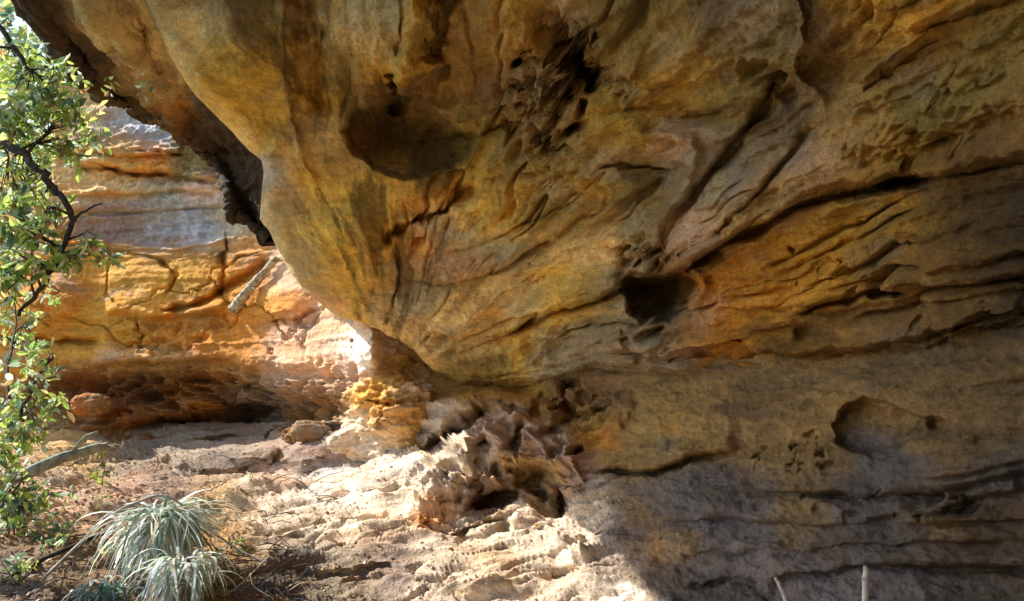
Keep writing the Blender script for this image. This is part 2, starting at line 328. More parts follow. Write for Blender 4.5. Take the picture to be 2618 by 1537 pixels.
C_OVER = [(1030, 370, 'drk', 40), (1120, 370, 'drk', 35), (950, 350, 'drk', 30), (1480, 190, 'drk', 30), (1450, 110, 'drk', 25), (1420, 250, 'brn', 30), (1130, 200, 'brn', 35), (1060, 60, 'lyl', 28), (1062, 150, 'lyl', 24), (1350, 200, 'gry', 30), (450, 60, 'pgr', 35), (560, 40, 'pgr', 35), (600, 120, 'olv', 35), (1050, 760, 'pgr', 40), (1130, 570, 'pgr', 35), (1300, 640, 'sag', 40), (1420, 500, 'sag', 35), (1440, 590, 'olv', 35), (1600, 560, 'sag', 35), (1220, 620, 'pgr', 35), (1330, 430, 'olv', 40), (930, 60, 'pgr', 35), (1010, 120, 'olv', 30), (700, 590, 'pgr', 35), (740, 440, 'pgr', 25), (1560, 420, 'gry', 35), (1700, 110, 'sag', 35), (1820, 470, 'pgr', 35), (1480, 730, 'olv', 40), (1330, 780, 'pgr', 40), (2040, 720, 'org', 35), (2160, 790, 'brn', 35), (1950, 850, 'org', 35), (2250, 690, 'bro', 35), (1830, 650, 'brn', 25), (380, 20, 'sag'), (300, 60, 'och'), (440, 90, 'ltn'), (540, 40, 'sag'), (470, 10, 'olv', 40), (640, 60, 'olv'), (620, 150, 'lyl'), (560, 230, 'lyl'), (600, 330, 'ltn', 40), (500, 190, 'ltn', 40), (700, 280, 'lyl'), (670, 230, 'lyl'), (725, 60, 'gry', 30), (745, 200, 'gry', 35),
 (765, 320, 'pur', 35), (700, 440, 'blu', 35), (735, 520, 'gry', 40), (820, 380, 'ltn', 50), (800, 120, 'olv', 40), (830, 560, 'lyl'), (820, 620, 'lyl'), (900, 720, 'lyl'), (890, 500, 'lyl'), (720, 640, 'sag', 45), (780, 700, 'sag', 40), (830, 770, 'pnk', 30), (900, 90, 'ltn', 50), (860, 150, 'olv', 40),
 (950, 50, 'sag', 40), (1060, 60, 'yel', 45), (1070, 140, 'yel', 35), (980, 150, 'lyl', 40), (1160, 50, 'brn', 45), (1150, 180, 'brn', 45), (1100, 250, 'bro', 40), (1010, 230, 'drk', 25), (960, 220, 'brn', 30), (1000, 340, 'drk', 60), (1080, 400, 'brn', 50), (940, 400, 'bro', 45), (1180, 320, 'olv', 50), (1230, 180, 'brn'),
 (1270, 60, 'bro', 40), (1340, 80, 'och'), (1270, 220, 'bro', 50), (1200, 430, 'yel', 35), (1080, 490, 'org', 45), (980, 480, 'lyl', 45), (1090, 620, 'org', 35), (1020, 700, 'brn', 25), (1030, 760, 'gry', 50), (1180, 560, 'ltn', 50), (1290, 540, 'lyl', 50), (1170, 660, 'pnk', 45), (1250, 770, 'ltn', 50), (1400, 750, 'lyl', 60),
 (1480, 640, 'ltn', 60), (1400, 540, 'olv', 40), (1350, 480, 'och', 50), (1500, 500, 'och', 45), (1620, 520, 'olv', 50), (1600, 320, 'yel', 45), (1740, 370, 'pnk', 35), (1700, 470, 'gry', 35), (1560, 120, 'olv'), (1450, 60, 'pur', 45), (1510, 170, 'drk', 35), (1430, 180, 'gry', 45), (1380, 330, 'bro', 50), (1420, 410, 'olv', 50),
 (1700, 50, 'olv'), (1760, 150, 'och'), (1650, 200, 'och'), (1900, 60, 'gry'), (1900, 240, 'olv'), (1950, 160, 'olv'), (2060, 60, 'gry', 40), (2010, 230, 'brn', 35), (2080, 260, 'pur', 30), (1980, 330, 'grd', 45), (1880, 450, 'gry', 50), (1790, 580, 'pnk', 45), (1900, 560, 'tan', 40), (2050, 440, 'pnk', 60), (2000, 490, 'tan', 50), (2150, 330, 'tan'),
 (2250, 400, 'och'), (2400, 250, 'olv'), (2500, 120, 'olv'), (2350, 160, 'bro', 50), (2300, 60, 'och'), (2180, 100, 'brn', 50), (2600, 350, 'brn'), (2450, 470, 'brn'), (2300, 470, 'drk', 35), (2100, 570, 'gld'), (2000, 620, 'gld', 50), (2200, 560, 'och'), (2300, 620, 'och'), (2500, 600, 'drk'), (2420, 680, 'brn', 60), (2600, 620, 'drk'), (2550, 480, 'drk'), (1900, 730, 'org'), (2020, 790, 'gld'), (2100, 840, 'brn', 40), (2130, 690, 'gld', 50),
 (1850, 860, 'org', 60), (1790, 800, 'pnk', 30), (2300, 730, 'brn'), (2400, 780, 'bro'), (2550, 800, 'drk'), (2420, 830, 'brn', 50), (1700, 900, 'gry', 50), (1640, 860, 'gry', 45), (1600, 800, 'sag', 35), (1550, 690, 'gry', 30), (1640, 660, 'sag', 30), (1700, 670, 'bro', 30), (1680, 760, 'drk', 55), (1350, 880, 'lyl', 50), (1200, 950, 'olv', 45), (1110, 860, 'ltn', 45),
 (1250, 850, 'ltn', 50), (1500, 920, 'gry', 50), (1440, 930, 'sag', 40), (2000, 900, 'brn', 50), (2200, 860, 'bro', 50), (2300, 880, 'grd', 40), (2500, 880, 'grd', 50), (2618, 700, 'drk'), (2618, 900, 'grd')]  # drk samples darken the hollows; those at far right paint in shade
def pits(seed, spots, x0, y0, rx, ry, ang, n, smin, smax, dep):
    r = random.Random(seed); c, s_ = math.cos(math.radians(ang)), math.sin(math.radians(ang))
    for _ in range(n):
        a, q = r.uniform(0, 6.283), r.uniform(0, 1) ** .6; u, v = math.cos(a) * q * rx, math.sin(a) * q * ry; w = r.uniform(smin, smax)
        spots.append(('b', x0 + u * c + v * s_, y0 - u * s_ + v * c, w * r.uniform(.8, 1.7), w * r.uniform(.5, .9), r.uniform(10, 70), -dep * r.uniform(.5, 1.2), 1.6))
F_OVER.append(('p', [(1440, 150), (1470, 128), (1520, 150), (1545, 190), (1530, 225), (1485, 222), (1455, 195)], 13, .26))
F_OVER.append(('p', [(1395, 62), (1430, 60), (1470, 96), (1455, 120), (1415, 105)], 10, .16))
pits(1, F_OVER, 1420, 210, 110, 190, -25, 60, 7, 19, .13)
pits(2, F_OVER, 1650, 650, 110, 36, 0, 16, 7, 15, .10)
pits(3, F_OVER, 2330, 330, 240, 110, 20, 60, 8, 16, -.022)
pits(4, F_OVER, 2440, 830, 170, 36, 12, 9, 8, 16, .035)
pits(5, F_OVER, 2130, 700, 150, 50, 20, 10, 8, 18, .04)
pits(6, F_OVER, 1640, 880, 130, 40, 0, 18, 6, 14, .06)
def overhang():
    u = lin(0, 0.02, .0035, .715, .00098, 1, .02); yt, y0 = -1100, 800
    v = lin(0, .50, .02, .575, .0026, 1, .00128)
    yl = yt + v * (y0 - yt); xl = left_x(yl)
    x = xl[:, None] + u[None] * (4200 - xl[:, None]); yb = bot_y(x)
    y = yt + v[:, None] * (yb - yt)
    wx, wy = warp(x, y, 16, 1)
    d = tps(T_OVER)(x, y); N = normals(ray(x, y, d))
    d = d - 1.3 * features(wx, wy, F_OVER, 1)
    # rolled edges along the lip and along the undercut
    s = (x - xl[:, None]); R = 34; e = np.clip(1 - s / R, 0, 1); d = d + .30 * (1 - np.sqrt(1 - .98 * e * e))
    s = (yb - y); R = 60; e = np.clip(1 - s / R, 0, 1); k = smooth(900, 1120, x) * .9 + .1; d = d + .6 * k * (1 - np.sqrt(1 - .98 * e * e))
    P = ray(x, y, d); fl, Qf = flutes(P, x, y, 200)
    st, wz = strata(P, .045 + .0 * x, 1, .04); kst = .35 + .65 * smooth(1200, 1900, x)
    smoothish = 1 - .45 * (1 - smooth(700, 1100, x)) * smooth(-100, 50, y)
    hm = gmask(wx, wy, [(1440, 160, 120, 150, 0, 1), (1360, 300, 110, 140, 20, 1), (1420, 400, 110, 60, 0, .7), (1620, 655, 90, 40, 0, .8), (2300, 330, 230, 110, 10, .55), (1350, 880, 130, 60, 0, .5), (1960, 170, 70, 70, 0, .6), (1680, 880, 90, 40, 0, .6), (2480, 840, 130, 40, 15, .6), (2170, 700, 80, 40, 10, .5), (1580, 230, 90, 30, 0, .6), (1130, 880, 60, 40, 0, .4)])
    disp = st * kst + rough(P, .85 * smoothish, 1) + fl * (.5 + .5 * smooth(900, 1200, x)) + .20 * tafoni(SW(P), 5.2, 5, hm ** 1.5) + .06 * tafoni(SW(P), 12, 8, hm) + .05 * hm * (1 - 2 * np.abs(noise(P * 7 + 1.5 * np.stack([fbm(P * 3, 2, 531), fbm(P * 3, 2, 532), fbm(P * 3, 2, 533)], -1), 534))) + .012 * fbm(P * 40, 2, 210)
    edge = np.minimum(smooth(0, 20, x - xl[:, None]) * .8 + .2, 1)
    P = P + N * (disp * edge)[..., None]
    P = P + 0
    cx, cy = pwarp(x, y, 300)
    C = paint(cx, cy, C_OVER); kx = (1 - smooth(1400, 1900, x))[..., None]; C = C * .80 + (np.array([.36, .225, .06]) + kx * np.array([.20, .15, .07])) * .20; C = C * (1 + .16 * kx); C = colour_noise(C, P, wz, 1, .8)  # stone lightened towards the left, so part of the light falloff is painted
    sk = fbm(Qf * (16, 5, 1), 5, 260, .62); C = C * (1 + .55 * np.clip(sk, -.6, .5))[..., None]                     # mineral streaks along the grain
    t = smooth(.10, .34, fbm(Qf * (7, 3, 1) + 4, 6, 270, .66))[..., None] * .72; C = C * (1 - t) + np.array([.11, .062, .02]) * t
    t = smooth(.16, .40, fbm(Qf * (9, 3.5, 1) + 14, 6, 280, .66))[..., None] * (.45 * (1 - smooth(1500, 2100, x)))[..., None]; C = C * (1 - t) + np.array([.60, .38, .14]) * t
    g = C.mean(-1, keepdims=True); C = np.clip(g + (C - g) * 1.05, .012, 1)
    t = (.72 * smooth(2150, 2700, x + 260 * fbm(P * (1, 1, 4), 4, 290)) * smooth(250, 520, y))[..., None]; C = C * (1 - t) + np.array([.055, .036, .018]) * t      # shade painted over the innermost beds, its edge broken by noise
    # thickness: the bed continues back from the lip and from its lower edge
    def back(col, C0, dx, dy, outs=(.25, .8, 2.0)):
        return [CAM + (col - CAM) * (1 + o / 6.) + np.array([dx * o, 0, dy * o]) for o in outs]
    Lc = back(P[:, 0], C[:, 0], .10, .0); P = np.concatenate([np.stack(Lc[::-1], 1), P], 1); C = np.concatenate([np.repeat(C[:, :1], 3, 1), C], 1)
    Bc = back(P[-1], C[-1], 0, .06, (.2, .5)); P = np.concatenate([P, np.stack(Bc, 0)], 0); C = np.concatenate([C, np.repeat(C[-1:], 2, 0)], 0)
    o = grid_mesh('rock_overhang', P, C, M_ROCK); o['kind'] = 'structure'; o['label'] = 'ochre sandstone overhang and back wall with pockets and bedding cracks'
overhang()

# ------------------------------------------------------------------ 2. dark underside beyond the lip
def underside():
    t = lin(0, .3, .02, 1, .003); s = lin(0, 1, .008)
    A = np.array([(-700, 40), (-200, 190), (0, 380), (100, 422), (200, 478), (260, 520), (330, 590), (400, 672), (450, 690), (560, 690), (625, 720)], float)   # y, x of the inner lip
    ta = np.linspace(0, 1, len(A)); iy = np.interp(t, ta, A[:, 0]); ix = np.interp(t, ta, A[:, 1]) + 26
    B = np.array([(-700, -360), (-200, -150), (20, 10), (110, 96), (205, 150), (270, 225), (318, 350), (400, 500), (470, 545), (545, 590), (612, 692)], float)
    B[1:9, 1] += 10; B[1:9, 0] -= 34; oy = np.interp(t, ta, B[:, 0]); ox = np.interp(t, ta, B[:, 1])
    x = ix[:, None] * (1 - s) + ox[:, None] * s; y = iy[:, None] * (1 - s) + oy[:, None] * s
    fr = fbm(np.stack([t * 40, t * 0, t * 0], -1), 4, 6)[:, None]; x = x - 13 * fr * s ** 3; y = y + 9 * fr * s ** 3
    wx, wy = warp(x, y, 14, 5)
    di = tps(T_OVER)(ix, iy) + .32; do = np.interp(t, [0, .3, .5, .7, 1], [4.6, 6.0, 7.2, 7.8, 7.2])
    d = di[:, None] * (1 - s) + do[:, None] * s + .75 * np.sin(np.pi * s) ** .8 * smooth(.15, .6, t)[:, None]
    d = d - features(wx, wy, [('g', [(180, -80), (270, 40), (350, 150), (430, 262), (500, 345)], 34, -.45), ('g', [(290, 190), (400, 290), (440, 330)], 12, .12), ('b', 440, 290, 30, 40, 0, .2, 1.2), ('g', [(120, 10), (230, 150), (320, 250), (400, 320)], 20, .25), ('b', 560, 420, 60, 60, 0, -.25, 1.2)], 2)
    e = np.clip((s - .9) / .1, 0, 1)[None]; d = d + .25 * e ** 2
    P = ray(x, y, d); N = normals(P); st, wz = strata(P, .05, 21, .05)
    P = P + N * (st + rough(P, 1.3, 22))[..., None]
    C = paint(*pwarp(x, y, 310, 50), [(160, 80, 'drk', 45), (210, 160, 'drk', 40), (300, 240, 'drk', 35), (130, 120, 'drk', 45), (240, 235, 'drk', 45), (330, 300, 'drk', 35), (50, 20, 'drk'), (110, 20, 'drk', 45), (470, 380, 'drk', 40), (320, 40, 'ltn', 50), (260, 10, 'ltn', 40), (370, 120, 'ltn', 40), (190, 30, 'brn', 40), (90, 60, 'drk'), (180, 180, 'drk'), (290, 150, 'brn', 30), (390, 200, 'tan', 40), (440, 290, 'org', 30), (390, 250, 'tan', 25), (300, 240, 'olv', 40), (520, 350, 'drk'), (620, 430, 'drk'), (600, 520, 'drk'), (480, 330, 'brn', 40), (400, 320, 'drk', 40), (640, 560, 'drk')], 55)  # dark samples put the underside's shade into its colour
    C = colour_noise(C, P, wz, 22)
    kk = (1 - smooth(.45, .85, t))[:, None]; up = [P[:, -1] + kk * np.array([-.1 * k, .25 * k, .9 * k]) + (1 - kk) * np.array([.12 * k, .5 * k, .10 * k]) for k in (.3, 1, 2.4, 5)]
    P = np.concatenate([P, np.stack(up, 1)], 1); C = np.concatenate([C, np.repeat(C[:, -1:], 4, 1)], 1)
    o = grid_mesh('rock_underside', P, C, M_ROCK); o['kind'] = 'structure'; o['label'] = 'underside of the overhang beyond its lip with painted-in shade'
underside()

# ------------------------------------------------------------------ 3. the far cliff: grey and purple beds over orange blocks
T_CLIFF = [(200, 280, 10.8), (600, 300, 9.8), (-300, 650, 10.6), (250, 620, 10.2), (600, 620, 9.3), (820, 800, 8.3), (-300, 900, 10.0), (250, 900, 9.6), (600, 900, 9.0), (960, 900, 7.15), (1010, 1050, 7.1), (800, 980, 8.3),
           (-300, 1130, 9.6), (250, 1130, 9.2), (600, 1130, 8.8), (1000, 1150, 7.1), (200, -200, 12), (1150, 900, 7.9), (-900, 700, 11)]
F_CLIFF = [('s', [(150, 380), (300, 395), (420, 400), (470, 390)], 7, 45, .3), ('s', [(190, 430), (300, 428), (380, 445), (440, 450), (560, 470)], 6, 60, .3), ('g', [(250, 425), (340, 440), (440, 452)], 8, .2), ('g', [(340, 380), (480, 400)], 6, .12),
 ('s', [(150, 505), (300, 500), (450, 490), (560, 500)], 6, 40, .16), ('s', [(150, 545), (350, 545), (600, 530)], 6, 30, .12), ('s', [(100, 610), (300, 622), (450, 632), (620, 610)], 6, 50, -.22),
 ('g', [(585, 590), (590, 720), (575, 780)], 8, .1), ('g', [(300, 640), (420, 665), (470, 710), (440, 760)], 7, .09), ('g', [(300, 640), (285, 760), (330, 800)], 6, .05), ('b', 370, 720, 90, 60, 0, .08, 2), ('g', [(420, 800), (500, 790), (560, 770), (660, 700), (700, 660)], 11, .22),
 ('s', [(270, 808), (400, 815), (520, 810), (600, 800)], 6, 40, .16), ('g', [(360, 820), (365, 900)], 8, .1), ('b', 130, 780, 90, 70, 0, .25, 1.5), ('g', [(0, 865), (150, 880), (260, 875)], 9, .2),
 ('b', 760, 770, 60, 60, 0, .2, 1.6), ('g', [(700, 825), (780, 825), (830, 800)], 8, .12),
 ('s', [(230, 945), (400, 935), (560, 920), (660, 935), (900, 960)], 8, 50, .2), ('b', 350, 1000, 170, 46, 3, -.6, 1.4), ('b', 580, 1000, 110, 46, -10, -.6, 1.4), ('b', 580, 1082, 230, 34, 4, -.75, 1.6), ('b', 690, 1050, 70, 40, 20, -.5, 1.5), ('b', 870, 1050, 60, 50, 0, -.25, 1.3),
 ('g', [(300, 1000), (400, 985), (480, 1010)], 14, -.2), ('g', [(460, 1040), (520, 1030), (580, 1050)], 12, -.2), ('g', [(320, 1070), (430, 1065), (480, 1075)], 12, -.2),
 ('b', 950, 890, 30, 70, 0, .30, 1.6), ('g', [(905, 850), (910, 930)], 9, -.1), ('g', [(960, 850), (965, 930)], 7, -.08), ('b', 1010, 990, 70, 40, 0, .22, 1.6), ('b', 875, 800, 22, 22, 0, .2, 1.5), ('b', 1030, 1080, 60, 60, 20, .25, 1.5), ('g', [(960, 1020), (1010, 1035), (1070, 1020)], 8, .12), ('g', [(1000, 1040), (990, 1100)], 7, .1), ('g', [(840, 960), (870, 1080)], 12, .1), ('b', 1080, 1000, 40, 40, 0, .12, 1.4)]
C_CLIFF = [(240, 300, 'tan', 40), (330, 330, 'blu', 35), (270, 340, 'pur', 40), (400, 350, 'blu', 30), (300, 385, 'och', 35), (380, 410, 'org', 30), (230, 420, 'tan', 35), (470, 420, 'olv', 30), (260, 480, 'tan', 40), (400, 500, 'sag', 40), (500, 480, 'pnk', 30), (300, 540, 'pur', 40), (450, 560, 'blu', 45), (500, 590, 'blu', 40), (420, 620, 'pur', 35), (330, 590, 'pur', 40),
 (620, 610, 'sag', 40), (570, 560, 'sag', 30), (640, 650, 'org', 30), (330, 680, 'gld'), (430, 700, 'gld'), (540, 700, 'gld', 45), (630, 730, 'org', 35), (600, 700, 'org', 30), (180, 720, 'org', 45), (140, 800, 'org'), (60, 850, 'gld'), (200, 870, 'gld', 40), (310, 840, 'gld', 45), (350, 880, 'gld', 40), (460, 870, 'org', 45), (560, 830, 'org', 40), (520, 810, 'olv', 25), (660, 820, 'org', 50), (730, 720, 'pnk', 35), (760, 790, 'org', 30), (690, 790, 'gld', 30),
 (0, 880, 'gld'), (-200, 850, 'gld'), (300, 950, 'tan', 35), (420, 930, 'tan', 35), (620, 900, 'org', 40), (780, 900, 'pnk', 50), (820, 850, 'pnk', 45), (740, 960, 'pnk', 45), (480, 960, 'bro', 35), (600, 960, 'bro', 35), (240, 1000, 'red', 30), (350, 1010, 'brn', 40), (480, 1010, 'brn', 40), (600, 1010, 'brn', 35), (660, 1020, 'gry', 30), (440, 1060, 'red', 30), (540, 1050, 'org', 35), (420, 1040, 'brn', 35), (200, 1000, 'brn', 40), (280, 960, 'bro', 35), (820, 1010, 'bro', 35), (760, 1030, 'brn', 35), (330, 1040, 'red', 40), (480, 1000, 'org', 30), (560, 980, 'org', 25), (640, 950, 'tan', 25),
 (700, 1060, 'drk', 35), (620, 1090, 'drk', 40), (450, 1100, 'brn', 40), (300, 1090, 'brn', 40), (850, 960, 'pnk', 45), (860, 1040, 'bro', 35), (800, 1060, 'brn', 40), (930, 880, 'wht', 26), (940, 920, 'wht', 24), (890, 830, 'crm', 28), (990, 880, 'pnk', 30), (1010, 930, 'och', 25), (960, 990, 'gld', 30), (1050, 985, 'tan', 35), (1010, 1050, 'gld', 35), (1060, 1090, 'tan', 40), (960, 1100, 'crm', 40), (1090, 1000, 'crm', 30), (100, 1100, 'bro')]  # brn and drk in the low cavities add painted shade
def cliff():
    y = lin(-300, 240, 25, 1180, 2.6); u = lin(0, 1, .0023)
    xl = curve([(-300, 150), (250, 150), (600, 120), (640, 60), (680, -250), (1180, -500)])(y)
    X = xl[:, None] + u * (1180 - xl[:, None]); Y = np.repeat(y[:, None], len(u), 1)
    wx, wy = warp(X, Y, 14, 7)
    d = tps(T_CLIFF)(X, Y); N = normals(ray(X, Y, d)); d = d - features(wx, wy, F_CLIFF, 7)
    P = ray(X, Y, d); st, wz = strata(P, .075, 41, .02); P1 = P
    hm = gmask(wx, wy, [(480, 1020, 300, 90, 0, 1), (820, 1040, 90, 70, 0, .6), (420, 860, 200, 50, 0, .25), (1040, 1040, 100, 110, 0, .22), (940, 880, 80, 60, 0, .1), (430, 430, 260, 60, 0, .25)])
    k = 1 - .6 * (smooth(630, 660, Y) * (1 - smooth(900, 940, Y)))
    wq = P * (.55, .4, 1.0) + .25 * np.stack([fbm(P * 2, 4, 331), fbm(P * 2, 4, 332), fbm(P * 2, 4, 333)], -1); fc = worley(wq, 33); blk = (smooth(.0, .025, fc[1] - fc[0]) * .06 + .05 * _h(np.floor(fc[0] * 0).astype(np.int64), np.floor(P[..., 2] * 3 + .3 * fbm(P, 2, 9)).astype(np.int64), 0 * np.floor(fc[0]).astype(np.int64), 5)) * (smooth(630, 660, Y) * (1 - smooth(900, 940, Y)))
    P = P + N * (st * k + rough(P, .35 + 1.9 * smooth(900, 960, Y) + .7 * (1 - smooth(600, 650, Y)), 42) + .30 * tafoni(SW(P) * (.8, 1, 1.5), 3.0, 45, hm) + .10 * tafoni(SW(P), 8, 46, hm) + .10 * hm * (1 - 2 * np.abs(noise(P * (3, 3, 5) + 1.3 * np.stack([fbm(P * 2, 2, 541), fbm(P * 2, 2, 542), fbm(P * 2, 2, 543)], -1), 544))) + blk)[..., None]
    C = colour_noise(paint(*pwarp(X, Y, 320, 45), C_CLIFF, 45), P, wz, 42, .9) * (1.15 + .38 * (1 - smooth(560, 680, Y)))[..., None]
    Lc = [P[:, 0] + np.array([.4 * k2, 1.0 * k2, 0]) for k2 in (.2, .8, 3)]
    P = np.concatenate([np.stack(Lc[::-1], 1), P], 1); C = np.concatenate([np.repeat(C[:, :1], 3, 1), C], 1)
    o = grid_mesh('cliff', P, C, M_ROCK); o['kind'] = 'structure'; o['label'] = 'layered grey and orange cliff face behind the overhang'
    return X, Y, P[:, 3:]
KX, KY, KP = cliff()
def on_cliff(px, py, off=.04):
    i = np.argmin((KX - px) ** 2 + (KY - py) ** 2); p = KP.reshape(-1, 3)[i]; v = p - CAM; return Vector((p - v / np.linalg.norm(v) * off).tolist())

# ------------------------------------------------------------------ 4. sandy rock floor rising into the lower wall
T_FLOOR = [(-1500, 1300, 6.8), (-600, 1700, 3.6), (0, 1537, 4.6), (600, 1537, 4.8), (1300, 1537, 4.7), (2000, 1537, 3.9), (2618, 1537, 3.1), (0, 1250, 7.4), (300, 1230, 7.7), (300, 1120, 9.3), (-300, 1100, 9.9), (650, 1230, 7.3), (650, 1110, 9.0),
           (900, 1170, 7.5), (1000, 1090, 7.4), (1100, 1150, 6.7), (1300, 1050, 6.4), (1350, 1300, 6.0), (1400, 1150, 6.2), (1600, 1200, 5.6), (1800, 1200, 4.95), (1700, 1350, 4.95), (2200, 1200, 4.0), (2200, 1400, 3.75), (2618, 1200, 3.2), (1700, 960, 5.65), (1300, 950, 6.95), (1000, 950, 7.9),
           (2200, 950, 4.15), (2618, 850, 3.3), (3400, 850, 2.3), (3400, 1537, 2.3), (4200, 900, 1.7), (4200, 1600, 1.7), (1309, 2600, 1.9), (-600, 2600, 1.9), (3000, 2600, 1.6), (4200, 2600, 1.4), (1000, 1300, 6.2), (600, 1400, 5.6)]
F_FLOOR = [
 ('b', 580, 1172, 150, 36, 6, .34, 1.5), ('b', 790, 1165, 110, 26, 4, .2, 1.4), ('g', [(690, 1200), (730, 1160), (760, 1130)], 9, .1), ('g', [(420, 1195), (520, 1215), (650, 1212)], 8, .08),
 ('b', 1230, 1130, 130, 80, -10, .32, 1.4), ('b', 1420, 1170, 90, 110, 10, .22, 1.4), ('g', [(1080, 1150), (1130, 1132), (1200, 1095), (1245, 1050)], 20, .5), ('b', 1260, 1280, 60, 22, 5, -.3, 1.5), ('g', [(1210, 1300), (1260, 1270), (1340, 1270)], 13, .2), ('b', 1425, 1275, 26, 40, 20, -.3, 1.5), ('b', 1350, 1220, 60, 26, 20, -.22, 1.4),
 ('b', 1090, 1230, 50, 70, 0, .22, 1.5), ('b', 1170, 1230, 40, 60, 0, .15, 1.4), ('b', 1100, 1315, 60, 22, 0, .1, 1.3), ('g', [(1190, 1040), (1290, 1050), (1400, 1100), (1470, 1180), (1480, 1260)], 16, -.12), ('g', [(1270, 1030), (1330, 1050), (1400, 1100)], 7, .08),
 ('g', [(1130, 1370), (1220, 1350), (1340, 1310)], 10, .14), ('b', 1200, 1395, 40, 22, 10, -.14, 1.4), ('b', 1440, 1475, 40, 16, 20, -.12, 1.4), ('g', [(1400, 1440), (1500, 1400), (1560, 1370)], 14, .08), ('b', 1330, 1330, 90, 22, -15, .14, 1.3), ('b', 1480, 1430, 80, 22, -15, .12, 1.4),
 ('b', 930, 1240, 130, 40, 8, .18, 1.3), ('g', [(700, 1290), (850, 1290), (1000, 1250)], 10, .08), ('g', [(620, 1390), (760, 1380), (900, 1410), (1100, 1420)], 12, .09), ('g', [(800, 1350), (950, 1330), (1080, 1340)], 8, .07), ('s', [(600, 1250), (750, 1235), (900, 1205), (1010, 1170)], 8, 60, -.14),
 ('b', 880, 1120, 120, 36, 15, .12, 1.3), ('b', 760, 1130, 50, 22, 0, .14, 1.4), ('b', 900, 1440, 120, 40, 0, .12, 1.3), ('b', 1200, 1480, 120, 40, 5, .12, 1.3), ('g', [(750, 1480), (900, 1490), (1020, 1470)], 14, .1), ('b', 940, 1520, 50, 20, 0, -.1, 1.4),
 # lower wall on the right
 ('s', [(1520, 1205), (1650, 1212), (1750, 1190), (1800, 1160), (1900, 1155)], 6, 60, .18), ('g', [(1530, 1212), (1660, 1216), (1760, 1190), (1830, 1165)], 9, .12), ('g', [(1620, 1000), (1640, 1060), (1590, 1110)], 12, .08), ('b', 1750, 1080, 110, 60, 0, .1, 1.4), ('b', 1880, 1190, 40, 20, 0, -.08, 1.3),
 ('b', 1340, 1000, 50, 24, 0, -.2, 1.4), ('b', 1460, 985, 30, 16, 0, -.2, 1.4), ('b', 1460, 1062, 40, 24, 0, -.18, 1.4), ('b', 1600, 1020, 26, 18, 0, -.12, 1.4),
 ('p', [(2128, 1095), (2140, 1058), (2170, 1034), (2220, 1017), (2270, 1028), (2320, 1050), (2362, 1066), (2392, 1058), (2420, 1072), (2418, 1106), (2386, 1114), (2340, 1126), (2300, 1140), (2240, 1166), (2186, 1155), (2148, 1130)], 7, .17), ('b', 2398, 1086, 22, 20, 0, -.07, 2), ('g', [(2150, 1080), (2175, 1045), (2220, 1030)], 9, .05),
 ('s', [(1900, 1260), (2100, 1270), (2300, 1265), (2500, 1230), (2700, 1190)], 7, 60, .09), ('s', [(2350, 1225), (2480, 1210), (2600, 1180), (2800, 1150)], 6, 40, .07), ('s', [(2380, 1290), (2480, 1270), (2618, 1255)], 6, 36, .08), ('b', 2260, 1335, 50, 14, 5, -.1, 1.4), ('b', 2150, 1270, 50, 12, 3, -.08, 1.4), ('b', 2440, 1300, 50, 12, 8, -.1, 1.4),
 ('s', [(1650, 1340), (1850, 1330), (2100, 1350), (2400, 1340), (2700, 1320)], 6, 50, .07), ('s', [(1700, 1420), (1900, 1420), (2150, 1400), (2618, 1380)], 6, 40, .06), ('s', [(1950, 1500), (2080, 1470), (2250, 1452), (2700, 1450)], 8, 60, .13), ('g', [(1760, 1500), (1850, 1480), (1950, 1490)], 10, .08), ('b', 1800, 1290, 90, 30, 0, .06, 1.2),
 ('s', [(2440, 1000), (2550, 985), (2700, 960)], 6, 40, .05), ('b', 2500, 1130, 20, 40, 0, -.04, 1.3), ('b', 1950, 1160, 20, 10, 0, -.06, 1.4), ('g', [(2040, 1130), (2045, 1170), (2060, 1200)], 7, .04)]
